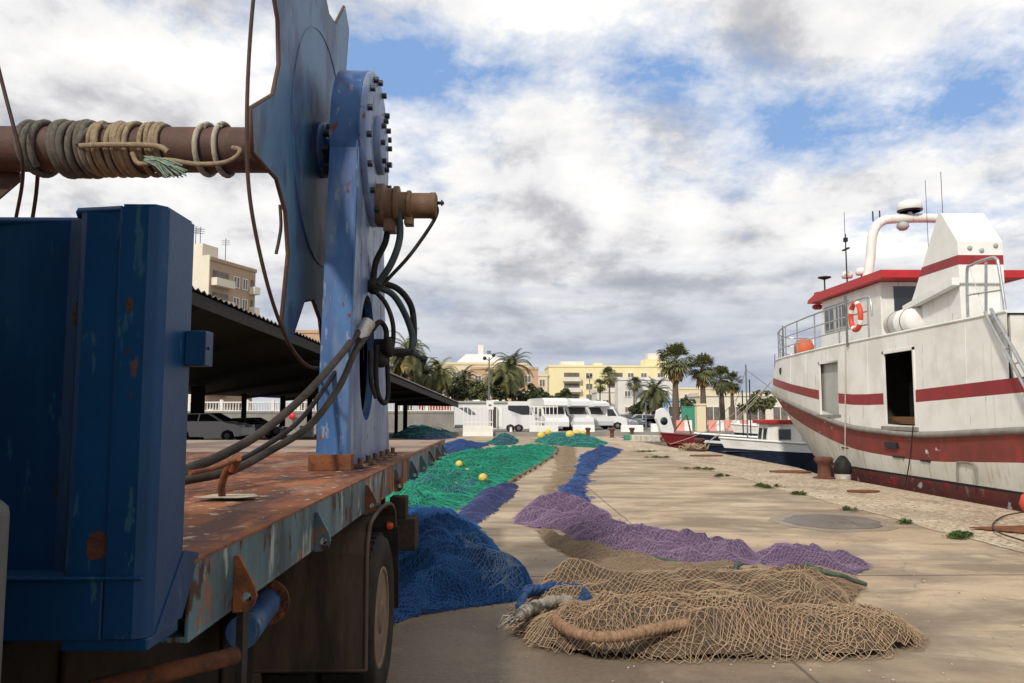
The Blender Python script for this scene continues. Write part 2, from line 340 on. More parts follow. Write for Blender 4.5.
def smooth_path(pts, k=8):
    p = np.array([tuple(q) for q in pts], float); p = np.vstack([2*p[0]-p[1], p, 2*p[-1]-p[-2]]); out = []
    for i in range(1, len(p)-2):
        a, b, c, d = p[i-1:i+3]
        for t in np.linspace(0, 1, k, endpoint=False):
            out.append(.5*((2*b)+(-a+c)*t+(2*a-5*b+4*c-d)*t*t+(-a+3*b-3*c+d)*t**3))
    out.append(p[-2]); return [Vector(q) for q in out]
def circ(cx, cy, r, n=32, ry=None, a0=0.0): return [(cx+r*math.cos(a0+2*PI*i/n), cy+(ry or r)*math.sin(a0+2*PI*i/n)) for i in range(n)]

# value noise for shaping ground sheets and nets
def _h(ix, iy, s):
    n = (ix.astype(np.int64)*374761393+iy.astype(np.int64)*668265263+s*974634777) & 0xffffffff
    n = ((n ^ (n >> 13))*1274126177) & 0xffffffff
    return ((n ^ (n >> 16)) & 0xffff)/65535.0
def vnoise(x, y, s=0):
    x0 = np.floor(x); y0 = np.floor(y); fx = x-x0; fy = y-y0; fx = fx*fx*(3-2*fx); fy = fy*fy*(3-2*fy)
    ix = x0.astype(np.int64); iy = y0.astype(np.int64)
    return (_h(ix, iy, s)*(1-fx)+_h(ix+1, iy, s)*fx)*(1-fy)+(_h(ix, iy+1, s)*(1-fx)+_h(ix+1, iy+1, s)*fx)*fy
def fbm(x, y, s=0, o=4):
    t = 0; a = .5; 
    for i in range(o): t = t+a*vnoise(x*2**i, y*2**i, s+i*17); a *= .5
    return t/(1-.5**o)
def sdf(x, y, poly):
    p = np.array([(q[0], q[1]) for q in poly]); d = np.full(x.shape, 1e9); ins = np.zeros(x.shape, bool)
    for i in range(len(p)):
        a, b = p[i], p[(i+1) % len(p)]; e = b-a
        t = np.clip(((x-a[0])*e[0]+(y-a[1])*e[1])/(e@e+1e-12), 0, 1)
        d = np.minimum(d, np.hypot(x-a[0]-t*e[0], y-a[1]-t*e[1]))
        c = ((a[1] > y) != (b[1] > y)) & (x < (b[0]-a[0])*(y-a[1])/(b[1]-a[1]+1e-12)+a[0]); ins ^= c
    return np.where(ins, d, -d)
# ================================================================== GROUND, QUAY, WATER
def ground_mat():
    global nt
    m = bpy.data.materials.new('quay_concrete'); m.use_nodes = True; nt = m.node_tree; nt.nodes.clear()
    out = N('ShaderNodeOutputMaterial'); b = N('ShaderNodeBsdfPrincipled'); L(b.outputs[0], out.inputs[0])
    g = N('ShaderNodeNewGeometry'); pos = g.outputs['Position']
    def mapped(sx, sy, ox=0.0, oy=0.0):
        mp = N('ShaderNodeMapping'); L(pos, mp.inputs[0]); mp.inputs['Scale'].default_value = (sx, sy, 1); mp.inputs['Location'].default_value = (ox, oy, 0); return mp.outputs[0]
    c = MIX(RAMP(NOISE(mapped(.25, .6), 1.0, 7, .6), [(.35, 0.0), (.65, 1.0)]), (.41, .305, .195), (.55, .43, .295))
    # long worn streaks across the quay
    c = MIX(RAMP(NOISE(mapped(.30, 1.05, 3, 1), 1.0, 9, .66, .6), [(.46, 0.0), (.62, .85)]), c, (.25, .195, .14))
    c = MIX(RAMP(NOISE(mapped(.7, 1.8, 9, 4), 1.0, 8, .66, .5), [(.54, 0.0), (.66, .75)]), c, (.60, .50, .36))
    # patchy oily dirt, with the truck's shade painted in around it
    sx = N('ShaderNodeSeparateXYZ'); L(pos, sx.inputs[0]); X, Y, Z = sx.outputs
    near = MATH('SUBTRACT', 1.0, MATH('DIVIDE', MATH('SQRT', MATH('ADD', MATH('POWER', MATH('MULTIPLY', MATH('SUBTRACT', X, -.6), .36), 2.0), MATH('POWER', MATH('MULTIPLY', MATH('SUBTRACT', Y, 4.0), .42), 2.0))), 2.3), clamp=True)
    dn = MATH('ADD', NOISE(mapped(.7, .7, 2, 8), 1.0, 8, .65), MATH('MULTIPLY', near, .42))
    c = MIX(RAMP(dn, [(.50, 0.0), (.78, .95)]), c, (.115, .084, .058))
    c = MIX(RAMP(NOISE(mapped(.45, .9, 5, 2), 1.0, 8, .66, .5), [(.50, 0.0), (.61, .8)]), c, (.19, .14, .093))
    c = MIX(RAMP(NOISE(mapped(1, 1), 26.0, 6, .7), [(.35, .0), (.75, .45)]), c, (.27, .215, .16))
    c = MIX(RAMP(NOISE(mapped(1, 1, 7, 7), 9.0, 4, .6), [(.70, 0.0), (.73, .55)]), c, (.66, .60, .50))
    # slab joints and a few cracks
    wob = MATH('MULTIPLY', MATH('SUBTRACT', NOISE(mapped(.8, .8), 1.0, 5), .5), .10)
    def joint(axis, off, per, wd):
        a = MATH('ADD', MATH('SUBTRACT', axis, off), wob); fr = MATH('DIVIDE', a, per)
        d = MATH('MULTIPLY', MATH('ABSOLUTE', MATH('SUBTRACT', fr, MATH('ROUND', fr))), per)
        return RAMP(MATH('DIVIDE', d, wd), [(.4, 1.0), (1.0, 0.0)])
    inside = MATH('MULTIPLY', MATH('GREATER_THAN', X, -12.0), MATH('LESS_THAN', Y, 52.0))
    j = MATH('MULTIPLY', MATH('MAXIMUM', joint(Y, 8.0, 5.2, .022), MATH('MULTIPLY', joint(X, 1.9, 4.1, .018), .8)), inside)
    vo = N('ShaderNodeTexVoronoi'); vo.feature = 'DISTANCE_TO_EDGE'; vo.inputs['Scale'].default_value = 1.0
    wp = N('ShaderNodeMapping'); L(pos, wp.inputs[0]); wp.inputs['Scale'].default_value = (.16, .22, 1)
    nz = N('ShaderNodeTexNoise'); L(pos, nz.inputs['Vector']); nz.inputs['Scale'].default_value = 1.3; nz.inputs['Detail'].default_value = 6
    va = N('ShaderNodeVectorMath'); va.operation = 'MULTIPLY_ADD'; L(nz.outputs['Color'], va.inputs[0]); va.inputs[1].default_value = (.22, .22, 0); L(wp.outputs[0], va.inputs[2])
    L(va.outputs[0], vo.inputs['Vector'])
    cr = MATH('MULTIPLY', RAMP(vo.outputs['Distance'], [(.0012, 1.0), (.0036, 0.0)]), RAMP(NOISE(mapped(.2, .2, 4, 4), 1.0, 3), [(.52, 0.0), (.60, .55)]))
    k = MATH('MAXIMUM', j, cr)
    c = MIX(MATH('MULTIPLY', k, .85), c, (.06, .047, .035))
    L(c, b.inputs['Base Color'])
    L(RAMP(dn, [(.5, .88), (.8, .62)]), b.inputs['Roughness']); b.inputs['Specular IOR Level'].default_value = .3
    bn = N('ShaderNodeBump'); bn.inputs['Strength'].default_value = .45; bn.inputs['Distance'].default_value = .012
    h = MATH('SUBTRACT', MATH('ADD', NOISE(mapped(1, 1), 34.0, 6, .65), MATH('MULTIPLY', NOISE(mapped(1, 1), 4.0, 5), 1.2)), MATH('MULTIPLY', k, .9))
    L(h, bn.inputs['Height']); L(bn.outputs[0], b.inputs['Normal'])
    return m
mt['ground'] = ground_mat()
mt['apron'] = M('gravelly_quay_edge', (.40, .31, .21), (.52, .42, .30), .9, .92, bump=1.0, bsc=13, patches=(((.30, .225, .15), 1.1, .48, .66, (1, .4, 1), None), ((.20, .15, .105), 13, .53, .60, (1, 1, 1), None), ((.66, .57, .44), 11, .57, .63, (1, 1, 1), None)))
mt['rag'] = M('dirty_rag', (.40, .36, .29), (.22, .19, .15), 14, .95, bump=1.0, bsc=60, patches=(((.08, .07, .06), 9, .52, .62, (1, 1, 1), None),))
mt['grit'] = M('pale_grit', (.55, .48, .38), (.3, .24, .18), 3, .9)
mt['asphalt'] = M('car_park_asphalt', (.17, .155, .14), (.22, .20, .18), .5, .9, bump=.1)
mt['quaywall'] = M('quay_wall_concrete', (.20, .17, .13), (.13, .12, .09), 1.5, .9, bump=.3, bsc=9)
mt['water'] = M('harbour_water', (.012, .028, .030), (.018, .036, .036), .3, .06, bump=.35, bsc=2.6, spec=.6)
mt['puddlewater'] = M('puddle_water', (.10, .088, .073), (.17, .152, .128), 1.6, .22, spec=.5, patches=(((.08, .07, .058), 1.1, .5, .62, (2, .6, 1), .15),))
mt['wetrim'] = M('wet_concrete', (.22, .165, .11), (.29, .22, .155), 3, .45, bump=.2, bsc=40)
QX = [(-40, 8.5), (12, 8.5), (21, 8.35), (23.5, 8.75), (29, 8.8), (34, 8.75), (36.4, 8.1), (40, 7.9), (54, 7.9)]
qe = [(x, y) for y, x in QX]
land = [(-1500, -60), (8.5, -60)]+[(x, y) for x, y in qe[0:]]+[(900, 54), (900, 3000), (-1500, 3000)]
mb = MB(); tri = tessellate_polygon([[Vector((x, y, 0)) for x, y in land]])
mb.add([(x, y, 0) for x, y in land], [tuple(t) for t in tri])
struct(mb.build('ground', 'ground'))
mb = MB()
edge = qe+[(900, 54)]
for (a, b) in zip(edge[:-1], edge[1:]): mb.quad((*a, -3), (*b, -3), (*b, -.003), (*a, -.003))
struct(mb.build('quay_wall', 'quaywall'))
mb = MB(); mb.quad((4, -60, -1.05), (900, -60, -1.05), (900, 60, -1.05), (4, 60, -1.05)); struct(mb.build('water', 'water'))
# rough edge strip of the quay, from the weed line to the coping
mb = MB(); ys = np.linspace(-10, 53, 120); vs = []; fs = []
for i, y in enumerate(ys):
    xe = np.interp(y, [q[0] for q in QX], [q[1] for q in QX])
    xl = 5.95+.22*(float(vnoise(np.array(y*.9), np.array(3.3), 5))-.5)+.10*(float(vnoise(np.array(y*4.0), np.array(1.3), 8))-.5)
    for t in (0, .33, .66, 1): vs.append((xl+(xe-.015-xl)*t, y, .005+.03*t*(t < 1)))
for i in range(len(ys)-1):
    for k in range(3): a = i*4+k; fs.append((a, a+1, a+5, a+4))
mb.add(vs, fs, 0, True); struct(mb.build('quay_path', 'apron'))
mb = MB()
mb.quad((-300, 57, .005), (60, 57, .005), (60, 400, .005), (-300, 400, .005)); struct(mb.build('car_park_pavement', 'asphalt'))
# low kerb between the quay and the car park
mb = MB(); mb.box((-3.5, 55.2, 0), (70, 55.6, .30)); struct(mb.build('kerb', 'concwall'))
# puddle
def blobpoly(c, rx, ry, n, seed, amp=.16):
    out = []
    for i in range(n):
        a = 2*PI*i/n; k = 1+amp*(2*float(fbm(np.array(2+1.4*math.cos(a)), np.array(2+1.4*math.sin(a)), seed))-1)*2
        out.append((c[0]+rx*k*math.cos(a), c[1]+ry*k*math.sin(a)))
    return out
c = G(835, 522); mb = MB(); mb.add([(x, y, .004) for x, y in blobpoly(c, .92, 1.02, 60, 4)], [tuple(range(60))]); struct(mb.build('wet_patch', 'wetrim'))
mb = MB(); mb.add([(x, y, .008) for x, y in blobpoly(c, .72, .78, 60, 4)], [tuple(range(60))]); struct(mb.build('puddle', 'puddlewater'))
for (px, py, rx, ry) in ((745, 467, 1.0, 1.3), (790, 472, .8, .6), (720, 507, 1.1, .5)):
    pass

# ================================================================== NETS
def net(name, label, outline, hmax, edge, res, mats, strands, seed, fold=(1.0, .35, .12), ridges=(), rag=.06, group='fishing nets spread on the quay', lumps=.5, inset=.03):
    """outline in photo pixels on the ground; strands: (cell, angle, radius, material index, lift, warp, sub-outline or None)"""
    poly = [tuple(G(*q)[:2]) for q in outline]; P_ = np.array(poly)
    rd = []
    for pts, r, h in ridges: rd.append((np.array([tuple(G(*q)[:2]) for q in pts]), r, h))
    fs_, fasp, famp = fold
    def H(x, y):
        xx = x+rag*2*(fbm(x*3.1, y*3.1, seed+3)-.5); yy = y+rag*2*(fbm(x*3.1+9, y*3.1, seed+4)-.5)
        sd = sdf(xx, yy, poly); e = np.clip(sd/edge, 0, 1); e = e*(2-e)*(.72+.28*e)
        wx = x+.6*(fbm(x*.8, y*.8, seed+7, 2)-.5); wy = y+.6*(fbm(x*.8, y*.8+5, seed+8, 2)-.5)
        n = fbm(wx*fs_, wy*fs_*fasp, seed, 2); rg = 1-np.abs(2*fbm(wx*fs_*1.5, wy*fs_*fasp*1.5, seed+21, 2)-1)
        rg2 = 1-np.abs(2*fbm(wx*fs_*3.6, wy*fs_*fasp*3.0, seed+31, 2)-1)
        h = e*(hmax*((1-lumps)+lumps*1.6*(n-.1)))+e*famp*(rg**2.5-.35)+e*famp*.34*(rg2**2-.4)
        for pl, r, hh in rd:
            d = np.full(x.shape, 1e9)
            for a, b in zip(pl[:-1], pl[1:]):
                v_ = b-a; t = np.clip(((xx-a[0])*v_[0]+(yy-a[1])*v_[1])/(v_@v_), 0, 1); d = np.minimum(d, np.hypot(xx-a[0]-t*v_[0], yy-a[1]-t*v_[1]))
            h = h+hh*np.clip(1-(d/r)**2, 0, 1)*np.clip(sd/.08, 0, 1)
        return np.where(sd > 0, np.maximum(h, .03*e), 0.0), sd
    lo, hi = P_.min(0)-.1, P_.max(0)+.1
    nx, ny = int((hi[0]-lo[0])/res)+2, int((hi[1]-lo[1])/res)+2
    gx, gy = np.meshgrid(np.linspace(lo[0], hi[0], nx), np.linspace(lo[1], hi[1], ny), indexing='ij')
    h, sd = H(gx, gy); V = np.stack([gx, gy, h], -1).reshape(-1, 3); idx = np.arange(nx*ny).reshape(nx, ny)
    ok = (sd > inset); cell = ok[:-1, :-1] | ok[1:, :-1] | ok[1:, 1:] | ok[:-1, 1:]; h = np.where(ok, h, -.012)
    q = np.stack([idx[:-1, :-1], idx[1:, :-1], idx[1:, 1:], idx[:-1, 1:]], -1)[cell]
    allv = [V]; allq = [q]; allm = [np.zeros(len(q), int)]; off = len(V)
    for (cell_, ang, rad, mi, lift, warp, sub) in strands:
        ca, sa = math.cos(ang), math.sin(ang); cen = (lo+hi)/2; ext = np.linalg.norm(hi-lo)/2+.1; k = int(2*ext/cell_)
        if k > 420: k = 420; 
        a = np.linspace(-ext, ext, k); A, B = np.meshgrid(a, a, indexing='ij')
        x = cen[0]+A*ca-B*sa; y = cen[1]+A*sa+B*ca
        s2 = seed+int(ang*100)
        x = x+warp*(fbm(x*1.3, y*1.3, s2+40)-.5)*2+warp*.35*(fbm(x*5, y*5, s2+41)-.5)*2; y = y+warp*(fbm(A*1.3+3, B*1.3, s2+42)-.5)*2+warp*.35*(fbm(x*5, y*5, s2+43)-.5)*2
        jit = cell_*.09; x = x+rng.uniform(-jit, jit, x.shape); y = y+rng.uniform(-jit, jit, x.shape)
        z, sd2 = H(x, y)
        z = z+lift*(.15+.9*fbm(x*3, y*3, s2+50))+.004
        good = sd2 > .03-min(3.2*cell_, .30)*fbm(x*1.6/max(cell_*12, .3), y*1.6/max(cell_*12, .3), s2+70, 3)*1.3+min(1.2*cell_, .1)
        if sub is not None:
            sp_ = [tuple(G(*q_)[:2]) for q_ in sub]; s3 = sdf(x+.1*(fbm(x*5, y*5, 3)-.5), y, sp_); good &= s3 > rng.uniform(-.05, .05, x.shape)
        pts = np.stack([x, y, z], -1); ii = np.arange(k*k).reshape(k, k); pts = pts.reshape(-1, 3); gd = good.reshape(-1)
        e1 = np.stack([ii[:-1].ravel(), ii[1:].ravel()], -1); e2 = np.stack([ii[:, :-1].ravel(), ii[:, 1:].ravel()], -1); E = np.vstack([e1, e2]); E = E[gd[E[:, 0]] & gd[E[:, 1]]]
        if len(E) > 60000: E = E[rng.permutation(len(E))[:60000]]
        p0, p1 = pts[E[:, 0]], pts[E[:, 1]]; d = p1-p0; d /= np.linalg.norm(d, axis=1, keepdims=True)+1e-9
        n1_ = np.cross(d, np.array([0, 0, 1.0])); n1_ /= np.linalg.norm(n1_, axis=1, keepdims=True)+1e-9; n2_ = np.cross(n1_, d)
        rings = []
        for p_ in (p0-d*rad*.5, p1+d*rad*.5):
            for t in range(3): rings.append(p_+rad*(math.cos(2.094*t)*n1_+math.sin(2.094*t)*n2_))
        vv = np.stack(rings, 1).reshape(-1, 3); base = off+6*np.arange(len(E))[:, None]
        qq = np.concatenate([base+np.array([[t, (t+1) % 3, 3+(t+1) % 3, 3+t]]) for t in range(3)], 0)
        allv.append(vv); allq.append(qq); allm.append(np.full(len(qq), mi)); off += len(vv)
    o = np_mesh(name, np.vstack(allv), np.vstack(allq), mats, np.concatenate(allm), None, True)
    tag(o, label, 'fishing net', group)
    def height(x, y): return float(H(np.array([x]), np.array([y]))[0][0])
    return o, height
def netmat(name, c1, c2, c3, sc=90):
    return M(name, c1, c2, 6, .9, bump=1.0, bsc=sc, patches=((c3, sc, .52, .60, (1, 1, 1), None), (tuple(k*.45 for k in c1), sc*.55, .56, .66, (1, 1, 1), None)))
mt['n_brown'] = netmat('brown_net_mass', (.062, .043, .028), (.09, .063, .041), (.17, .122, .08))
mt['s_brown'] = M('pale_brown_twine', (.40, .27, .165), (.52, .375, .24), 3, .9, bump=.3, bsc=200)
mt['s_brown2'] = M('brown_twine', (.26, .18, .11), (.34, .245, .155), 3, .9)
mt['n_blue'] = netmat('blue_net_mass', (.006, .024, .08), (.008, .036, .12), (.015, .065, .19), 70)
mt['s_blue'] = M('blue_twine', (.018, .095, .29), (.022, .13, .38), 2.5, .85)
mt['s_bluemid'] = M('mid_blue_twine', (.04, .17, .42), (.05, .20, .50), 2.5, .85)
mt['s_bluepale'] = M('pale_blue_twine', (.30, .36, .42), (.18, .28, .42), 5, .85)
mt['n_green'] = netmat('green_net_mass', (.004, .075, .046), (.006, .115, .07), (.012, .20, .125), 30)
mt['s_green'] = M('green_twine', (.012, .27, .165), (.03, .38, .25), 1.5, .85)
mt['n_indigo'] = netmat('indigo_net_mass', (.014, .020, .068), (.02, .028, .085), (.04, .05, .14), 40)
mt['s_indigo'] = M('indigo_twine', (.06, .08, .20), (.08, .10, .25), 2, .85)
mt['n_purple'] = netmat('purple_net_mass', (.075, .045, .090), (.10, .062, .115), (.17, .115, .19), 55)
mt['s_purple'] = M('purple_twine', (.29, .19, .31), (.38, .27, .38), 2, .85)
mt['n_tan'] = netmat('tan_net_mass', (.17, .12, .08), (.22, .155, .10), (.30, .22, .15), 60)
mt['s_tan'] = M('tan_twine', (.31, .23, .155), (.37, .28, .19), 2, .9)

ob, h_brown = net('fishing_net', 'brown knotted trawl net heaped in the foreground with a thick rope through it',
  [(508, 628), (532, 650), (590, 660), (660, 664), (740, 663), (820, 662), (890, 660), (920, 652), (926, 640), (905, 626), (860, 618), (852, 606), (868, 590), (860, 578), (800, 576), (740, 581), (680, 585), (630, 588), (580, 590), (545, 598), (520, 602), (505, 608), (540, 622)],
  .17, .36, .02, ['n_brown', 's_brown', 's_brown2'],
  [(.040, .75, .0025, 1, .012, .15, None), (.036, .68, .0019, 2, .005, .19, None), (.038, 1.25, .0024, 1, .022, .20, [(545, 650), (700, 660), (930, 655), (920, 635), (800, 640), (650, 630), (560, 628)])],
  5, (1.2, 1.9, .10), inset=.06, ridges=(([(575, 604), (650, 612), (740, 610), (820, 606)], .36, .10), ([(570, 640), (660, 644), (760, 644), (890, 646)], .24, .09), ([(700, 628), (760, 622), (820, 628)], .22, .06), ([(545, 596), (575, 602)], .28, .09)), lumps=.4)
net('fishing_net', 'deep blue fine-meshed net bunched behind the truck wheel', 
  [(380, 628), (415, 618), (450, 610), (500, 604), (525, 600), (535, 588), (515, 572), (505, 560), (492, 540), (478, 526), (450, 520), (420, 520), (380, 524)],
  .17, .55, .026, ['n_blue', 's_blue', 's_bluepale', 's_bluemid'],
  [(.030, .5, .0018, 1, .012, .2, None), (.032, 1.2, .0016, 1, .016, .25, None), (.034, .2, .0016, 3, .02, .3, None), (.024, 1.6, .0014, 2, .020, .25, [(462, 580), (505, 596), (520, 590), (498, 570), (480, 560), (456, 560), (468, 570)]), (.030, .9, .0018, 2, .022, .2, [(455, 585), (505, 600), (525, 592), (500, 570), (480, 556), (450, 556), (462, 570)])],
  23, (1.3, 1.2, .20), ridges=(([(420, 548), (460, 545), (488, 556)], .3, .08), ([(450, 586), (490, 586), (520, 586)], .32, .13)), lumps=.6)
net('fishing_net', 'dark indigo net lying between the green net and the blue net', 
  [(440, 528), (462, 510), (480, 492), (500, 487), (518, 486), (514, 496), (497, 510), (478, 524), (458, 534)],
  .12, .4, .04, ['n_indigo', 's_indigo'], [(.06, .4, .0035, 1, .02, .2, None)], 31, (1.0, 1.2, .14))
og, h_green = net('fishing_net', 'emerald green net spread beside the truck bed with yellow floats on it',
  [(380, 520), (384, 492), (402, 478), (425, 466), (450, 458), (485, 453), (528, 449), (556, 448), (550, 458), (532, 468), (514, 479), (496, 490), (476, 501), (448, 513), (420, 522)],
  .17, .9, .06, ['n_green', 's_green', 's_indigo'], [(.11, .5, .005, 1, .04, .3, None), (.12, 1.1, .005, 1, .05, .35, None), (.13, .9, .005, 2, .05, .4, [(410, 500), (470, 500), (480, 488), (440, 478), (410, 486)])],
  41, (.9, 1.1, .26), rag=.15, lumps=.7)
net('fishing_net', 'navy blue net strip running from the purple net to the far quay',
  [(596, 449), (622, 450), (612, 458), (596, 466), (588, 476), (582, 490), (590, 504), (572, 510), (556, 498), (562, 488), (574, 478), (578, 466), (582, 456)],
  .10, .5, .06, ['n_indigo', 's_blue', 's_indigo'], [(.10, .5, .004, 1, .03, .3, None), (.10, 1.0, .004, 2, .03, .3, None)], 51, (.9, .8, .16), rag=.14)
net('fishing_net', 'long tan net strip lying flat beside the navy net',
  [(558, 447), (574, 448), (576, 462), (574, 478), (560, 488), (548, 498), (541, 499), (552, 486), (558, 470), (556, 456)],
  .05, .4, .06, ['n_tan', 's_tan'], [(.10, .5, .004, 1, .02, .2, None)], 61, (1.0, 1.5, .05), rag=.1)
net('fishing_net', 'long mauve purple net twisted across the middle of the quay',
  [(512, 523), (520, 512), (538, 502), (560, 500), (584, 505), (600, 516), (624, 528), (662, 538), (700, 544), (735, 553), (765, 558), (762, 564), (712, 566), (680, 565), (645, 558), (610, 552), (575, 542), (556, 530), (535, 528)],
  .07, .30, .026, ['n_purple', 's_purple'], [(.040, .5, .0021, 1, .010, .15, None), (.050, 1.0, .0019, 1, .010, .2, None)], 71, (1.4, 1.9, .17), ridges=(([(522, 518), (560, 508), (605, 522)], .35, .07), ([(640, 545), (700, 556), (730, 557)], .3, .07)), rag=.10)
net('fishing_net', 'small purple net end lying behind the heaped brown net',
  [(752, 556), (765, 550), (790, 551), (815, 553), (845, 560), (868, 563), (872, 570), (850, 575), (815, 573), (780, 568), (756, 564)],
  .06, .24, .022, ['n_purple', 's_purple'], [(.040, .7, .0021, 1, .010, .15, None)], 81, (1.3, 1.4, .16), rag=.08)
net('fishing_net', 'tan net edge curving along the near side of the purple net',
  [(536, 530), (556, 533), (580, 545), (620, 556), (660, 564), (700, 569), (735, 566), (748, 574), (700, 580), (650, 580), (610, 572), (575, 560), (550, 545)],
  .08, .2, .028, ['n_tan', 's_tan', 's_brown2'], [(.042, .5, .0022, 1, .01, .1, None), (.042, 1.1, .002, 2, .01, .1, None)], 91, (1.6, 1.8, .08), rag=.06)
net('fishing_net', 'blue net in a low roll at the far tail of the truck bed',
  [(438, 452), (440, 447), (455, 445), (476, 445), (490, 443), (482, 448), (470, 452), (455, 455)], .30, .8, .10, ['n_indigo', 's_blue'], [(.22, .5, .008, 1, .05, .3, None)], 101, (.6, 1.4, .15), rag=.2)
net('fishing_net', 'small blue and green net bundle in front of the motorhome',
  [(488, 444), (492, 440), (506, 438), (518, 440), (516, 444), (502, 446)], .35, .8, .10, ['n_indigo', 's_green'], [(.30, .5, .01, 1, .05, .3, None)], 111, (.6, 1.2, .2), rag=.2)
of, h_far = net('fishing_net', 'turquoise net stretched far off in front of the white gate',
  [(534, 442), (545, 437), (570, 436), (590, 438), (606, 443), (600, 448), (575, 447), (550, 445)], .22, .8, .12, ['n_green', 's_indigo', 's_green'], [(.30, .5, .01, 1, .05, .3, None), (.3, 1.2, .01, 2, .05, .3, None)], 121, (.5, 1.2, .2), rag=.3)
net('fishing_net', 'dark blue heap of net under the end of the shed roof',
  [(392, 438), (400, 432), (430, 431), (452, 434), (455, 438), (425, 440)], .45, 1.2, .15, ['n_indigo', 's_green'], [(.30, .5, .01, 1, .05, .3, None)], 131, (.4, 1.2, .25), rag=.3)
# yellow floats and the float line of the green net (they move with it)
for (px, py, r) in ((447, 479, .085), (459, 477, .095), (467, 482, .09), (483, 487, .10), (455, 492, .07)):
    g = G(px, py); z = h_green(g.x, g.y)+r*.95; mb = MB()
    prof = [(r*math.sin(PI*t/10), -r*1.5*math.cos(PI*t/10)) for t in range(1, 10)]
    mb.lathe(prof, g+Vector((0, 0, z)), 'y' if px % 2 else 'x', 14); mb.build('float', 'float_yellow', og)
for (px, py, r) in ((541, 440, .24), (548, 439, .22), (570, 441, .26), (577, 439, .24), (583, 438, .2)):
    g = G(px, py); z = h_far(g.x, g.y)+r*.7; mb = MB()
    mb.lathe([(r*math.sin(PI*t/8), -r*math.cos(PI*t/8)) for t in range(1, 8)], g+Vector((0, 0, z)), 'x', 12); mb.build('float', 'float_yellow', of)
def ropepath(pts, hf=None, r=.02, k=8):
    g = [G(*q) for q in pts]; p = smooth_path(g, k)
    return [Vector((q.x, q.y, (hf(q.x, q.y) if hf else 0)+r*1.6)) for q in p]
mb = MB(); pth = ropepath([(436, 465), (470, 456), (510, 450), (548, 447), (558, 452), (540, 466), (520, 478), (500, 492)], h_green, .04)
mb.tube(pth, .018, 5)
for q in pth[::2]: mb.lathe([(.03, -.07), (.055, -.04), (.055, .04), (.03, .07)], q, 'y', 8)
mb.build('float_line', 'cork', og)
# ropes that lie on the brown net
def rope(name, label, mat_, pts, r, hf=None, k=8, group=None, n=8):
    mb = MB(); mb.tube(ropepath(pts, hf, r, k), r, n); return tag(mb.build(name, mat_), label, 'rope', group)
def on_brown(x, y): return h_brown(x, y)
rope('rope', 'dark green rope snaking over the top of the heaped brown net', 'rope_green', [(640, 590), (665, 586), (700, 594), (728, 600), (742, 586), (760, 580), (800, 584), (838, 590), (866, 588)], .020, on_brown)
rope('rope', 'old green rope lying along the edge of the purple net', 'rope_green', [(618, 556), (650, 562), (690, 570), (730, 572), (742, 570)], .018, lambda x, y: .03)
# the thick brown rope, wound with thin twine
pts = [(553, 646), (562, 655), (578, 664), (600, 668), (626, 666), (650, 660), (672, 655), (692, 652)]
pth = [q+Vector((0, 0, .11)) for q in ropepath(pts, lambda x, y: 0.0, .05, 14)]
mb = MB(); mb.tube(pth, [.033+.002*math.sin(i*1.7) for i in range(len(pth))], 12)
for i in range(2, len(pth)-2, 2):
    d_ = (pth[i+1]-pth[i]).normalized(); u_ = d_.cross(Vector((0, 0, 1))).normalized(); w_ = u_.cross(d_); mb.tube([pth[i]+.036*(math.cos(t)*u_+math.sin(t)*w_)+d_*.012*math.sin(t+i) for t in np.linspace(0, 2*PI, 11)[:-1]], .0045, 5, 0, True)
tag(mb.build('rope', 'rope_brown'), 'thick brown rope end curving out of the front of the brown net', 'rope')
pts = [(520, 630), (526, 618), (545, 612), (565, 611), (580, 616), (588, 628)]
mb = MB(); pth = [q+Vector((0, 0, .08)) for q in ropepath(pts, lambda x, y: .04, .04, 10)]
for k in range(3): mb.tube([q+Vector((.022*math.cos(i*.55+k*2.09), .03*math.sin(i*.55+k*2.09), .026*math.cos(i*.55+k*2.09))) for i, q in enumerate(pth)], .023, 8)
mb.tube([q+Vector((.01, .07, .02+.015*math.sin(i*.4))) for i, q in enumerate(pth[6:])], .020, 8)
tag(mb.build('rope', 'rope_blue'), 'blue rope looped over the left end of the brown net', 'rope')
pts = [(516, 640), (524, 634), (535, 628), (552, 622), (568, 622), (582, 630), (592, 636)]
mb = MB(); pth = [q+Vector((0, 0, .06)) for q in ropepath(pts, lambda x, y: .03, .04, 10)]; mb.tube(pth, [(.044+.006*math.sin(i*.7)+.005*math.sin(i*1.9))*min(1, .25+i*.2, .25+(len(pth)-1-i)*.12) for i in range(len(pth))], 12)
for k in range(14):
    a = pth[0]+Vector((random.uniform(-.02, .04), random.uniform(-.03, .03), .0)); mb.tube([a, a+Vector((random.uniform(-.10, .02), random.uniform(-.08, .05), random.uniform(-.03, .03))), a+Vector((random.uniform(-.14, .0), random.uniform(-.12, .05), -.05))], .006, 4)
tag(mb.build('rope', 'rag'), 'dirty white rag rope bundled under the blue rope', 'rope')
pts = [(552, 598), (566, 590), (582, 585), (596, 584)]
mb = MB(); pth = [q+Vector((0, 0, .05)) for q in ropepath(pts, on_brown, .03, 8)]; mb.tube(pth, .03, 8)
tag(mb.build('rope', 'rope_blue'), 'short dark blue rope on the rear left of the brown net', 'rope')
mb = MB()
for i in range(7):
    a = G(668+i*4+random.uniform(-4, 4), 583+random.uniform(-3, 3)); pth = [a+Vector((random.uniform(-.12, .12)*t, random.uniform(-.08, .08)*t, h_brown(a.x, a.y)+.05+.02*math.sin(t*2))) for t in range(5)]
    mb.tube(smooth_path(pth, 5), .009, 5)
tag(mb.build('rope', 'rope_cream'), 'frayed white cord tangled on the back of the brown net', 'rope')

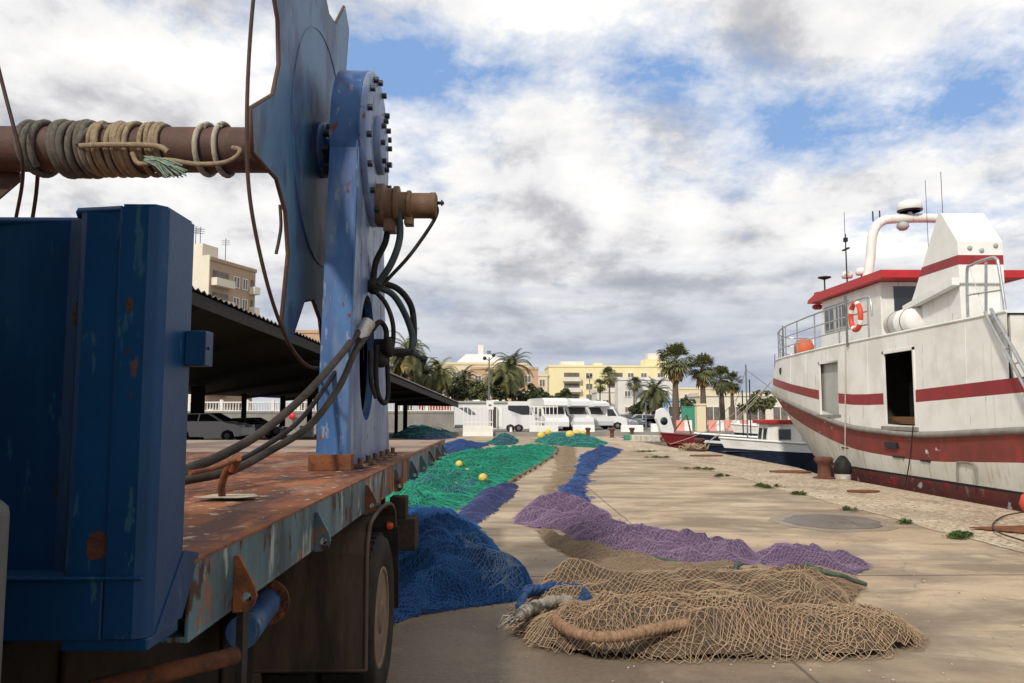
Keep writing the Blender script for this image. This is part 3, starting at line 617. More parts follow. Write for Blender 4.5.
mb = MB()
for i in range(420):
    x, y = random.uniform(-.2, 8), 4.2+9*random.random()**1.6; r = random.uniform(.004, .013)
    mb.lathe([(r*.5, 0), (r, r*.4), (r*.7, r*.9), (r*.1, r)], (x, y, .0), 'z', 5)
o = mb.build('grit', 'grit'); struct(o, 'stuff')
# ================================================================== FLATBED TRUCK
BX, BZ = -.672, 1.27
truck = thing('flatbed_truck', 'blue flatbed truck with a rusty deck and teal side rail, closest thing on the left', 'truck', (-2.0, 4.0, 0), world=True)
mb = MB()
mb.box((-5.2, 1.76, 1.235), (BX-.012, 6.9, BZ)); mb.box((-5.2, 6.9, 1.235), (BX-.012, 9.85, BZ), 1)
mb.build('deck', ['rustdeck', 'greydeck'], truck)
mb = MB(); mb.box((BX-.010, 1.78, 1.115), (BX, 9.86, 1.274)); mb.box((BX-.06, 1.78, 1.105), (BX, 9.86, 1.117)); mb.box((-4.6, 9.852, 1.11), (BX-.011, 9.865, 1.272))
rail = mb.build('side_rail', 'rail', truck, bevel=.003)
mb = MB(); mb.box((BX-.035, 1.79, 1.272), (BX+.003, 9.86, 1.279)); mb.build('rail_lip', 'rust', rail)
for y in (2.07, 2.95, 4.05, 5.15, 6.05, 6.8, 7.6, 8.5, 9.3):       # lashing hooks along the rail
    mb = MB(); pl = [(BX+.001, 1.240), (BX+.012, 1.240), (BX+.052, 1.168), (BX+.060, 1.14), (BX+.052, 1.115), (BX+.035, 1.103), (BX+.001, 1.100)]
    mb.prism(pl, 'y', y-.006, y+.006, 0, holes=[circ(BX+.034, 1.138, .013, 10)])
    mb.build('lashing_hook', 'rust' if y in (2.07, 4.05) else 'rail', rail)
# headboard: corrugated panel, corner post, bottom beam
mb = MB()
prof = [(-4.6, 1.63), (-1.9, 1.63), (-1.62, 1.66), (-1.45, 1.665), (-1.1, 1.662), (-.90, 1.655), (-.868, 1.64), (-.852, 1.605), (-.842, 1.59), (-.83, 1.584), (-.762, 1.583)]
pl = prof+[(x, y+.03) for x, y in prof[::-1]]
mb.prism(pl, 'z', 1.285, 2.002)
mb.tube([(-4.6, 1.655, 2.0), (-.88, 1.668, 2.0)], .012, 6); mb.tube([(-.86, 1.612, 2.006), (-.765, 1.60, 2.008)], .012, 6)
hb = mb.build('headboard', 'navy', truck)
mb = MB(); a = .03
post = [(-.7605, 1.576), (BX-.030, 1.574), (BX-.010, 1.582), (BX, 1.602), (BX, 1.735), (-.7605, 1.735)]
mb.prism(post, 'z', 1.17, 2.012); mb.prism([(-.757, 1.58), (BX-.02, 1.58), (BX-.004, 1.60), (BX-.004, 1.73), (-.757, 1.73)], 'z', 2.012, 2.018)
mb.prism([(1.604, 1.171), (1.735, 1.171), (1.82, 1.29), (1.735, 1.31)], 'x', BX-.004, BX+.0025)
mb.build('corner_post', 'navy', hb, bevel=.004)
mb = MB(); mb.box((-4.6, 1.578, 1.165), (-.7625, 1.74, 1.284)); mb.box((-.84, 1.582, 1.145), (-.675, 1.73, 1.1695)); mb.box((-4.6, 1.571, 1.279), (-.685, 1.579, 1.287))
mb.build('bottom_beam', 'navy', hb, bevel=.004)
mb = MB(); mb.box((BX+.001, 1.70, 1.70), (BX+.045, 1.745, 1.775)); mb.box((BX+.0455, 1.712, 1.735), (BX+.049, 1.72, 1.742)); mb.build('latch_box', 'navy', hb, bevel=.003)
def chip(cx, cz, w_, h_, y, seed):
    mb = MB(); pl = []
    for k in range(18):
        a = 2*PI*k/18; q = .55+.75*float(fbm(np.array(3+1.5*math.cos(a)), np.array(3+1.5*math.sin(a)), seed)); pl.append((cx+w_*q*math.cos(a), cz+h_*q*math.sin(a)))
    mb.prism(pl, 'y', y-.0012, y+.001); mb.build('rust_patch', 'rust_dark', hb)
for i, (px, py, w_, h_, y) in enumerate(((122, 300, .010, .034, 1.5820), (130, 305, .007, .016, 1.5752), (77, 315, .008, .026, 1.6010), (128, 352, .003, .006, 1.5752), (131, 396, .003, .006, 1.5752), (98, 546, .024, .028, 1.5838), (127, 552, .012, .030, 1.5820), (82, 552, .006, .03, 1.594))):
    q = P(px, py, y); chip(q.x, q.z, w_, h_, y, 60+i)
# chassis, black shade box, air tank, exhaust
mb = MB()
for x in (-1.75, -2.7): mb.box((x-.05, 1.3, .82), (x+.05, 9.6, 1.06))
for y in (1.9, 2.9, 3.9, 5.3, 6.4, 7.5, 8.6, 9.5): mb.box((-4.5, y, 1.10), (BX-.07, y+.09, 1.232)); mb.box((-2.6, y, .9), (-1.8, y+.07, 1.06))
mb.box((-3.9, 4.52, .42), (-.85, 4.64, .54)); mb.box((-2.55, 2.0, .35), (-1.9, 3.2, .8))
mb.build('chassis', 'chassis', truck)
mb = MB(); mb.box((-2.6, 1.80, .12), (-1.12, 3.75, 1.08)); mb.box((-1.118, 2.1, .3), (-1.10, 2.16, 1.0)); mb.box((-1.118, 3.3, .3), (-1.10, 3.36, 1.0)); mb.build('shade_box', 'chassis', truck, bevel=.04)  # black box added to stand in for the deep shade under the bed
mb = MB(); c0 = P(243, 632, 3.05); c1 = P(266, 603, 3.6); mb.tube([c0, c1], .062, 16); mb.build('air_tank', 'blue', truck)
mb = MB(); mb.tube([c1, c1+(c1-c0).normalized()*.03], .098, 18)
d = (c1-c0).normalized(); s1 = d.cross(Vector((0, 0, 1))).normalized(); s2 = s1.cross(d)
for k in range(10):
    q = c1+.082*(math.cos(k*.628)*s1+math.sin(k*.628)*s2); mb.tube([q-d*.02, q+d*.06], .009, 6)
mb.build('tank_flange', 'rust', truck)
mb = MB(); p0 = P(236, 655, 2.3); mb.tube(smooth_path([P(90, 690, 2.02), P(150, 676, 2.1), P(205, 663, 2.22), p0], 6), .024, 12); mb.build('exhaust_pipe', 'rust', truck)
mb = MB(); mb.box((-.775, 2.42, .78), (-.755, 2.47, 1.2)); mb.box((-1.2, 2.40, .76), (-.76, 2.46, .79)); mb.build('hanger', 'steel_dark', truck)
# mudguard over the rear wheel
xo, xi = -.662, -1.28
gp = [(4.09, .33), (4.085, .55), (4.08, .75), (4.085, .90), (4.13, .99), (4.22, 1.045), (4.6, 1.07), (4.95, 1.045), (5.12, .97), (5.18, .85)]
gpi = [(y+(.012 if i < 5 else 0), z-(.012 if i >= 3 else 0)) for i, (y, z) in enumerate(gp)]
mb = MB(); n = len(gp)
for i in range(n-1):
    (a, b), (c, d_) = gp[i], gp[i+1]; (e, f), (g_, h_) = gpi[i], gpi[i+1]
    mb.add([(xo, a, b), (xo, c, d_), (xi, c, d_), (xi, a, b)], [(0, 1, 2, 3)], 0, True); mb.add([(xo, e, f), (xo, g_, h_), (xi, g_, h_), (xi, e, f)], [(0, 1, 2, 3)], 0, True)
mb.tube([(xo-.004, y, z) for y, z in smooth_path([(0, y, z) for y, z in gp], 4) and [(q.y, q.z) for q in smooth_path([(0, y, z) for y, z in gp], 4)]], .012, 6)
mb.tube([(xo, 4.087, .33), (xi, 4.087, .33)], .010, 6)
mg = mb.build('mudguard', 'guard', truck)
mb = MB(); mb.box((-.735, 4.35, 1.04), (-.715, 4.40, 1.24)); mb.box((-.72, 4.50, 1.05), (-.705, 4.80, 1.11)); mb.build('guard_bracket', 'galv', mg)
mb = MB(); mb.prism([(5.16, .88), (5.20, .88), (5.24, .42), (5.22, .36), (5.20, .42)], 'x', -1.2, -.645); mb.build('mud_flap', 'tyre', truck)
def wheel(x, y, out, r=.455, wd=.26):
    e = thing('_w', 'x', 'x'); COL.objects.unlink(e); bpy.data.objects.remove(e)
    s = out
    prof = [(r*.60, 0), (r*.70, -.012), (r*.86, -.022), (r*.955, -.008), (r, .03), (r, wd-.03), (r*.95, wd), (r*.6, wd)]
    mb = MB(); mb.lathe([(a, -b*s) for a, b in prof], (x, y, r), 'x', 40, caps=False)
    for k in range(44):
        an = 2*PI*k/44; 
        mx = Matrix.Translation((x, y, r)) @ Matrix.Rotation(an, 4, 'X'); mb.box((min(-s*.02, -s*wd*.9), -.018, r-.004), (max(-s*.02, -s*wd*.9), .018, r+.010), 0, mx)
    t = mb.build('wheel', 'tyre', truck)
    mb = MB(); mb.lathe([(r*.61, -s*.004), (r*.60, s*.006), (r*.55, s*.004), (r*.52, -s*.05), (r*.42, -s*.075), (r*.30, -s*.06), (r*.20, -s*.055), (r*.19, s*.0), (r*.12, s*.012), (r*.03, s*.012)], (x, y, r), 'x', 32)
    for k in range(8):
        an = 2*PI*k/8; q = Vector((x-s*.05, y+r*.27*math.cos(an), r+r*.27*math.sin(an))); mb.tube([q-Vector((s*.02, 0, 0)), q+Vector((s*.03, 0, 0))], .012, 6)
    mb.build('rim', 'rim', t)
wheel(-.668, 4.62, 1); wheel(-.955, 4.60, 1); wheel(-3.9, 4.6, -1); wheel(-.86, -.35, 1); wheel(-3.9, -.35, -1)
# rear step block with its upright, marker lamp
mb = MB(); mb.box((-.79, 5.33, .70), (-.555, 5.55, .905)); mb.box((-.73, 5.36, .9052), (-.62, 5.50, 1.045)); mb.box((-.80, 5.40, .905), (-.77, 5.46, 1.10)); mb.build('step_block', 'woodblk', truck, bevel=.008)
mb = MB(); mb.lathe([(.030, 0), (.030, .02), (.022, .035), (.008, .04)], P(390.5, 525, 5.16)-Vector((.02, 0, 0)), 'x', 14); mb.build('marker_lamp', 'orange', truck)
# cab behind the headboard, and the grey corner stack seen at the left edge
mb = MB()
cab_prof = [(1.10, .55), (1.10, 2.75), (.9, 2.9), (-.45, 2.9), (-.7, 2.78), (-1.25, 1.75), (-1.35, 1.55), (-1.35, .5), (-.9, .5), (-.85, .85), (-.6, 1.0), (-.1, 1.0), (.15, .85), (.2, .5)]
mb.prism(cab_prof, 'x', -4.35, -.735)
cb = mb.build('cab', 'cabpaint', truck, bevel=.03)
mb = MB(); mb.prism([(.75, 1.65), (.75, 2.5), (-.35, 2.5), (-.95, 1.65)], 'x', -.734, -.728); mb.build('side_window', 'glass', cb)
mb = MB(); mb.tube([(-.783, 1.235, .60), (-.783, 1.235, 1.445)], .036, 20); mb.lathe([(.036, 0), (.034, .012), (.024, .022), (.006, .026)], (-.783, 1.235, 1.445), 'z', 20); mb.build('stack_pipe', 'stack_grey', truck)
# lever and plate on the deck
g0 = G(228, 497, 1.28); mb = MB()
mb.add([(g0.x+a*.20, g0.y+b*.14, 1.285) for a, b in ((-.5, -.5), (.3, -.6), (.6, -.1), (.4, .5), (-.4, .5))], [(0, 1, 2, 3, 4)], 1)
mb.tube(smooth_path([G(222, 496, 1.285), P(222, 484, 3.05), P(228, 468, 3.0), P(236, 459, 2.97)], 5), [.014]*15+[.018], 8)
mb.tube([P(237, 458, 2.97), P(233, 470, 3.0)], .018, 8); mb.tube(smooth_path([P(236, 460, 2.97), P(215, 468, 2.85), P(190, 473, 2.7)], 5), .009, 6)
lv = mb.build('lashing_lever', ['rust', 'rope_cream'], truck)

# ================================================================== NET DRUM WINCH ON THE DECK
winch = thing('net_winch', 'big blue net drum winch with star-shaped flange standing on the rusty truck deck', 'winch', (-1.0, 5.5, BZ), world=True)
CXY = (5.41, 3.415)                                  # y, z of the drum axis
def upright(xr, mir=1):
    mb = MB(); c = CXY; r = .53
    out = [(4.69, BZ+.004), (6.47, BZ+.004)]
    arc = []
    for k in range(25):
        an = R(-14)+(R(196)-R(-14))*k/24; arc.append((c[0]+r*math.cos(an), c[1]+r*math.sin(an)))
    out += [(6.12, 2.35)]+arc+[(4.80, 2.35)]
    hole = circ(5.33, 1.97, .30, 28, ry=.42)
    xl = xr-.185
    mb.prism(out, 'x', xr-.008, xr, 1, holes=[hole], mi_side=0)
    mb.prism(out, 'x', xl, xl+.008, 0)
    rim = out
    n = len(rim)
    strip = rim[2:-1]; k2 = len(strip); mb.add([(xl+.0081, *a) for a in strip]+[(xr-.0081, *a) for a in strip], [(i, i+1, k2+i+1, k2+i) for i in range(k2-1)], 0, True)
    for a, b in ((rim[1], rim[2]), (rim[-2], rim[-1]), (rim[-1], rim[0])): mb.add([(xl+.0081, *a), (xr-.0081, *a), (xr-.0081, *b), (xl+.0081, *b)], [(0, 1, 2, 3)], 0)
    n = len(hole)
    mb.prism(hole, 'x', xr-.0079, xr-.05, 0, caps=False)
    mb.box((xl-.03, 4.64, BZ+.002), (xr+.03, 4.74, BZ+.09), 2)
    return mb.build('support', ['blue', 'blue_side', 'rust'], winch)
sup = upright(-.888); upright(-4.80)
mb = MB(); mb.tube([(-.895, 4.70, 1.36), (-.895, 4.80, 2.35), (-.895, 4.868, 3.3)], .006, 5); mb.tube([(-.893, 4.872, 3.35), (-.893, 4.862, 3.42)], .006, 5); mb.build('edge_weld', 'blue', sup)
for k in range(6):
    y = 4.86+k*.29; mb = MB(); mb.box((-.886, y-.05, BZ+.010), (-.80, y+.05, BZ+.024)); mb.tube([(-.84, y, BZ+.02), (-.84, y, BZ+.06)], .018, 6); mb.build('base_bolt', 'motor', sup)
# gear cover and hub
cy, cz = CXY
mb = MB(); mb.lathe([(.525, 0), (.525, .030), (.50, .040), (.02, .040)], (-.887, cy, cz), 'x', 48); gc = mb.build('gear_cover', 'blue_side', winch)
for k in range(16):
    an = 2*PI*k/16+.1; q = Vector((-.846, cy+.47*math.cos(an), cz+.47*math.sin(an))); mb = MB(); mb.tube([q, q+Vector((.030, 0, 0))], .021, 6); mb.build('bolt', 'bolt', gc)
mb = MB(); mb.lathe([(.20, 0), (.20, .035), (.185, .045), (.02, .045)], (-.846, cy-.02, cz+.03), 'x', 36); hub = mb.build('hub_cover', 'blue_side', gc)
for k in range(8):
    an = 2*PI*k/8+.2; q = Vector((-.803, cy-.02+.165*math.cos(an), cz+.03+.165*math.sin(an))); mb = MB(); mb.tube([q, q+Vector((.03, 0, 0))], .019, 6); mb.build('bolt', 'bolt', hub)
# hydraulic motor
mz, my = 3.03, 5.42
mb = MB(); mb.lathe([(.15, 0), (.15, .05), (.12, .055), (.12, .11), (.135, .115), (.135, .15), (.095, .155), (.095, .20), (.105, .205), (.105, .23), (.088, .235), (.088, .36), (.092, .365), (.092, .40), (.07, .41), (.02, .41)], (-.846, my, mz), 'x', 28)
mb.box((-.80, my-.06, mz-.19), (-.72, my+.06, mz-.09)); mb.box((-.66, my-.05, mz-.14), (-.60, my+.05, mz-.02))
mo = mb.build('hydraulic_motor', 'motor', winch, bevel=.004)
mb = MB(); mb.tube([(-.436, my, mz+.02), (-.39, my, mz+.02)], .012, 8); mb.tube([(-.41, my, mz+.02), (-.40, my, mz+.02)], .022, 6); mb.build('hose_fitting', 'steel_dark', mo)
def hose(name, pts, r, m, par=None, n=10):
    mb = MB(); mb.tube(smooth_path(pts, 8), r, n); return mb.build(name, m, par if par is not None else winch)
D = 5.42
hose('hose', [P(388, 212, D), P(386, 240, D), P(376, 262, D), P(373, 284, D)], .022, 'hose')
hose('hose', [P(398, 205, 5.35), P(400, 236, 5.35), P(392, 262, 5.3), P(378, 284, 5.3)], .024, 'hosegrey')
hose('hose', [P(429, 206, D), P(437, 208, D), P(433, 222, D), P(410, 255, D), P(388, 279, 5.35), P(377, 292, 5.3)], .013, 'hose')
hose('hose', [P(374, 286, 5.35), P(392, 294, 5.4), P(404, 312, 5.42), P(412, 334, 5.45), P(412, 350, 5.45)], .022, 'hosegrey')
hose('hose', [P(378, 282, 5.4), P(398, 289, 5.45), P(411, 306, 5.5), P(414, 330, 5.5), P(412, 348, 5.5), P(402, 354, 5.5), P(392, 352, 5.45)], .022, 'hose')
hose('hose', [P(374, 290, 5.3), P(386, 304, 5.3), P(393, 325, 5.3), P(392, 348, 5.3), P(385, 358, 5.3), P(378, 352, 5.25)], .016, 'hose')
hose('hose', [P(377, 345, 5.25), P(376, 372, 5.25), P(378, 394, 5.25), P(384, 403, 5.3), P(388, 394, 5.35), P(387, 358, 5.35)], .017, 'hose')
hose('hose', [P(372, 330, 5.2), P(380, 322, 5.25), P(386, 330, 5.3), P(386, 344, 5.3)], .018, 'hose')
hose('hose', [P(370, 350, 5.15), P(371, 380, 5.2), P(376, 398, 5.25)], .014, 'hoseworn')
mb = MB(); mb.lathe([(.03, -.06), (.055, -.055), (.055, .02), (.07, .025), (.07, .06), (.04, .07)], P(383, 347, 5.3), 'x', 12); mb.tube([P(384, 352, 5.3), P(410, 352, 5.4)], .026, 8)
mb.tube([P(408, 352, 5.4), P(424, 359, 5.4)], .012, 6); mb.tube([P(422, 358, 5.4), P(427, 360, 5.4)], .022, 8)
mb.build('valve', 'hose', winch)
for q, r_ in ((P(374, 286, 5.33), .055), (P(381, 360, 5.3), .05)): mb = MB(); mb.lathe([(r_*.4, -r_), (r_, -r_*.4), (r_, r_*.4), (r_*.4, r_)], q, 'z', 10); mb.build('hose_clamp', 'hose', winch)
# the long hoses leaving through the slot and running down to the deck
hose('hydraulic_hose', [(-1.0, 5.35, 2.02), P(371, 326, 5.12), P(357, 334, 4.9), P(340, 356, 4.6), P(305, 395, 4.15), P(262, 432, 3.75), P(222, 455, 3.45), P(185, 470, 3.2)], .021, 'hoseworn')
hose('hydraulic_hose', [(-1.0, 5.3, 1.95), P(368, 334, 5.05), P(355, 352, 4.8), P(340, 385, 4.55), P(310, 425, 4.2), P(268, 452, 3.85), P(230, 471, 3.55), P(182, 481, 3.35)], .019, 'hoseworn')
hose('hydraulic_hose', [(-1.0, 5.38, 1.98), P(370, 331, 5.15), P(353, 344, 4.95), P(330, 380, 4.7), P(300, 420, 4.35), P(262, 448, 4.0), P(225, 466, 3.65), P(180, 476, 3.45)], .014, 'hose')
mb = MB(); mb.tube([P(358, 340, 4.93), P(369, 322, 5.0)], .045, 12); mb.build('hose_sleeve', 'silver', winch)
# star-shaped drum flanges
def flange(x, full=True):
    mb = MB(); out = []
    for k in range(8):
        a = R(195+45*k)
        for da, r in ((-11, 1.17), (-3.8, 1.57), (3.8, 1.57), (11, 1.17), (22.5, 1.07)): out.append((cy-r*math.cos(a-R(180)+R(da)), cz-r*math.sin(a-R(180)+R(da))))
    # keep the outline turning one way
    ang = [math.atan2(z-cz, y-cy) for y, z in out]; out = [q for _, q in sorted(zip(ang, out), key=lambda t: t[0])]
    mb.prism(out, 'x', x-.012, x+.012, 0, mi_side=1)
    pth = [Vector((x+.013, y, z)) for y, z in circ(cy, cz, .80, 64)]; mb.tube(pth, .005, 5, 0, True)
    pth = [Vector((x, y, z)) for y, z in out]; mb.tube(pth, .013, 6, 1, True)
    o = mb.build('flange', ['drum', 'pipe'], drum); return o
mb = MB(); mb.lathe([(.155, 0), (.155, 3.55)], (-4.81, cy, cz), 'x', 40); drum = mb.build('drum_shaft', 'pipe', winch)
f1 = flange(-1.25); flange(-4.62)
mb = MB(); mb.lathe([(.19, 0), (.19, .035), (.085, .04), (.085, .17)], (-1.236, cy, cz), 'x', 28); mb.build('shaft_collar', 'blue', f1)
for k in range(8):
    an = 2*PI*k/8+.25; q = Vector((-1.20, cy+.155*math.cos(an), cz+.155*math.sin(an))); mb = MB(); mb.tube([q, q+Vector((.04, 0, 0))], .026, 6); mb.build('bolt', 'bolt', f1)
mb = MB(); q0 = P(-14, 178, 5.5); mb.prism([(q0.x-.2, q0.z-.16), (q0.x+.1, q0.z-.16), (q0.x+.25, q0.z-.02), (q0.x+.22, q0.z+.12), (q0.x-.2, q0.z+.12)], 'y', 5.48, 5.50); mb.build('scraper_plate', 'pipe', drum)
# ------------------------------------------------ ropes wound round the shaft
def xs(px): return P(px, 155, cy-.16).x
def coil(spans, r, extra=()):
    mb = MB()
    for (pa, pb, turns) in spans:
        xa, xb = xs(pa), xs(pb); n = int(28*turns); pth = []
        for i in range(n+1):
            t = i/n; an = 2*PI*turns*t+1.0; rr = .155+r*.85+.006*math.sin(an*1.7+pa); pth.append(Vector((xa+(xb-xa)*t+.012*math.sin(an*.8+pb)+.025*math.cos(an), cy+rr*math.cos(an), cz+rr*math.sin(an))))
        mb.tube(pth, r, 8)
    for pts in extra: mb.tube(smooth_path(pts, 6), r, 8)
    return mb
F_ = cy-.20
o = coil([(22, 34, 2.5), (50, 86, 5.5)], .024, [[P(78, 145, F_), P(80, 138, F_), P(86, 132, F_+.05), P(100, 128, F_+.1), P(112, 128, F_+.1)]]).build('rope', 'rope_dark'); tag(o, 'grey rope wound in loose turns on the outer end of the drum shaft', 'rope', 'ropes wound on the drum shaft')
o = coil([(84, 102, 4), (107, 132, 5)], .019, [[P(80, 146, F_-.02), P(100, 145, F_-.02), P(140, 145, F_-.02), P(160, 147, F_-.02), P(168, 152, F_-.02)]]).build('rope', 'rope_tan'); tag(o, 'tan rope wound in tight turns in the middle of the drum shaft', 'rope', 'ropes wound on the drum shaft')
o = coil([(138, 150, 1.5), (150, 163, 3)], .017, [[P(132, 153, F_), P(140, 164, F_-.01), P(165, 160, F_-.02), P(195, 164, F_-.02), P(222, 163, F_-.02), P(236, 157, F_-.01), P(240, 150, F_), P(232, 148, F_)]]).build('rope', 'rope_tan'); tag(o, 'tan rope with a knotted end stretched along the drum shaft', 'rope', 'ropes wound on the drum shaft')
o = coil([(196, 201, 1.2), (214, 219, 1.2)], .019, []).build('rope', 'rope_cream'); tag(o, 'cream rope in two separate turns next to the star flange', 'rope', 'ropes wound on the drum shaft')
mb = MB()
for i in range(46):
    a = P(146+random.uniform(-2, 6), 159+random.uniform(-3, 3), F_-.03); b = P(164+random.uniform(0, 24), 168+random.uniform(-4, 10), F_-.05+random.uniform(-.04, .03)); m_ = (a+b)/2+Vector((0, 0, .02)); mb.tube([a, m_, b], .0045, 4)
tag(mb.build('frayed_rope', 'frayed'), 'frayed green rope end hanging from the turns on the drum shaft', 'rope')
mb = MB()
for i in range(26):
    a = P(84+random.uniform(-6, 4), 131, F_+.12); b = P(100+random.uniform(-8, 18), 125+random.uniform(-4, 6), F_+.1); mb.tube([a, (a+b)/2+Vector((0, 0, .02)), b], .004, 4)
tag(mb.build('frayed_rope', 'rope_dark'), 'frayed grey rope tuft sticking up on top of the drum shaft', 'rope')
# brown wire looping down beside the flange
mb = MB(); mb.tube(smooth_path([P(256, -30, 3.75), P(250, 40, 3.75), P(247, 110, 3.75), P(248, 178, 3.78), P(256, 235, 3.85), P(272, 300, 4.0), P(290, 345, 4.25), P(308, 366, 4.6), P(325, 368, 5.2)], 8), .010, 8)
tag(mb.build('wire', 'cable'), 'long brown wire hanging in a loop in front of the star flange', 'wire')
mb = MB(); mb.tube(smooth_path([P(280, 205, 4.6), P(281, 225, 4.6), P(279, 240, 4.6), P(276, 254, 4.6)], 5), .010, 6); tag(mb.build('chain', 'cable'), 'short rusty chain hanging at the left edge of the star flange', 'chain')
mb = MB(); mb.tube(smooth_path([P(-6, 50, 5.1), P(4, 90, 5.1), P(14, 128, 5.1), P(22, 160, 5.15), P(22, 185, 5.3), P(16, 218, 5.6)], 6), .012, 6); tag(mb.build('wire', 'cable'), 'thin dark wire crossing the drum shaft at the left edge of the photo', 'wire')
mb = MB(); mb.tube(smooth_path([P(38, 172, 5.5), P(36, 195, 5.6), P(32, 222, 5.7)], 5), .013, 6); tag(mb.build('wire', 'cable'), 'short dark wire hanging below the rope-wound drum shaft', 'wire')
# ================================================================== TRAWLER AT THE QUAY
boat = thing('fishing_boat', 'large white fishing trawler with red stripes and rusty red hull moored at the quay', 'boat', (11.2, 18, -1.05), world=True)
XC = 11.4
def stemY(z): return float(np.interp(z, [-1.4, -.6, .5, 1.5, 2.4, 3.0, 3.7], [25.6, 27.0, 29.0, 31.0, 32.6, 32.4, 31.9]))
def halfb(y, z):
    hb = float(np.interp(z, [-1.4, -.4, .4, 1.2, 2.0, 3.5], [2.05, 2.45, 2.62, 2.70, 2.69, 2.66])); ys = stemY(z); y0 = 19.0
    p = float(np.interp(z, [-1.4, 1.0, 2.5, 3.6], [1.7, 2.1, 2.5, 2.5]))
    t = max(0, (y-y0)/(ys-y0)); k = 1-t**p
    if y < 6: hb *= 1-.06*((6-y)/3)**2
    return hb*max(k, 0)
YS = list(np.linspace(3.0, 13.0, 9))+[13.5, 14.6, 15.7, 16.63, 17.3, 17.96, 18.8, 19.6, 20.45, 21.1, 21.76]+list(np.linspace(22.4, 30.5, 15))
U_END = list(np.linspace(0, 1, 14))[1:]
def crv(xs_, zs_): return lambda y: float(np.interp(y, xs_, zs_))
def smoothcrv(xs_, zs_):
    pts = smooth_path([(x, 0, z) for x, z in zip(xs_, zs_)], 8); X_ = [p.x for p in pts]; Z_ = [p.z for p in pts]
    return lambda y: float(np.interp(y, X_, Z_))
c_strake = smoothcrv([2, 9, 13.3, 16.2, 18, 20, 23, 26, 29, 33], [1.75, 1.42, 1.27, 1.12, 1.14, 1.24, 1.62, 1.98, 2.25, 2.62])
c_stripe = smoothcrv([2, 9, 13.5, 18, 20.5, 24, 27, 31, 33], [2.45, 2.22, 2.07, 1.93, 1.99, 2.32, 2.62, 2.90, 3.0])
def c_top(y): return float(np.interp(y, [2, 13.4, 24, 29, 32.5], [3.33, 3.34, 3.35, 3.46, 3.66]))
rows = [lambda y: -1.4, lambda y: -.8, lambda y: -.2, lambda y: .22, lambda y: .27, lambda y: .55+.012*max(0, y-22)**1.4, lambda y: c_strake(y)-.50+.004*max(0, y-22)**1.5, lambda y: c_strake(y)-.22, lambda y: c_strake(y)-.03,
        lambda y: c_strake(y)+.10, lambda y: c_strake(y)+.22, lambda y: c_stripe(y)-.14, lambda y: c_stripe(y)+.12, lambda y: c_stripe(y)+.12+.32*(2.95-c_stripe(y)-.12) if y < 24 else c_stripe(y)+.12+.3*(c_top(y)-c_stripe(y)-.12), lambda y: (2.96 if y < 23 else c_stripe(y)+.12+.62*(c_top(y)-c_stripe(y)-.12)), c_top]
rowmat = [2, 2, 2, 3, 1, 1, 4, 4, 5, 0, 0, 6, 0, 0, 0]
def pt(i, y, side=-1, inset=0.0): z = rows[i](y); return Vector((XC+side*(halfb(y, z)-inset), y, z))
mb = MB()
def row_pts(i, side):
    out = [pt(i, y, side) for y in YS if y < 22.0]
    z_end = rows[i](31); ys = stemY(z_end)
    for _ in range(8): z_end = rows[i](ys); ys = stemY(z_end)
    for y in np.linspace(22.0, ys, 26)[1:]:
        y = 22+(ys-22)*(1-(1-(y-22)/(ys-22))**1.6); out.append(pt(i, min(y, ys-1e-4), side))
    return out
ny = sum(1 for y in YS if y < 22.0)
yst = [y for y in YS if y < 22]
doors = [(17.96, 16.63), (21.76, 20.45)]
for side in (-1, 1):
    RP = [row_pts(i, side) for i in range(len(rows))]; nn = len(RP[0])
    vs = [p for r_ in RP for p in r_]; fl = {}
    for i in range(len(rows)-1):
        for j in range(nn-1):
            if side < 0 and j < ny-1:
                y0, y1 = yst[j], yst[j+1]
                if 10 <= i <= 13 and any(y0 >= b-.01 and y1 <= a+.01 for a, b in doors): continue
                if i >= 12 and y1 <= 13.55 : continue
            mb_m = rowmat[i]
            fl.setdefault(mb_m, []).append((i*nn+j, i*nn+j+1, (i+1)*nn+j+1, (i+1)*nn+j))
    for k, f in fl.items(): mb.add(vs, f, k, True)
tr = [pt(i, 3.0, -1) for i in range(len(rows))]; tr2 = [pt(i, 3.0, 1) for i in range(len(rows))]
for i in range(len(rows)-1): mb.quad(tr[i], tr[i+1], tr2[i+1], tr2[i], mi=0)
hull = mb.build('hull', ['boatwhite', 'boatwhite_low', 'boatbottom', 'black', 'boatredlow', 'strake', 'boatred'], boat)
# rubbing strake stands proud; capping rail; stem bar
mb = MB(); ln = [y for y in np.linspace(3.0, 32.3, 90)]
pth = []
for y in ln:
    z = c_strake(y)+.035
    if y < stemY(z)-.02: pth.append(Vector((XC-halfb(y, z)-.015, y, z)))
mb.tube(pth, .062, 8); mb.build('rubbing_strake', 'strake', hull)
mb = MB(); pth = []
for y in np.linspace(13.5, 31.85, 60): pth.append(Vector((XC-halfb(y, c_top(y)), y, c_top(y)+.01)))
mb.tube(pth, .03, 6); mb.build('capping_rail', 'boatwhite', hull)
mb = MB(); mb.tube([Vector((XC, stemY(z), z)) for z in np.linspace(-1.4, 3.68, 22)], .06, 8); mb.build('stem', 'boatwhite', hull)
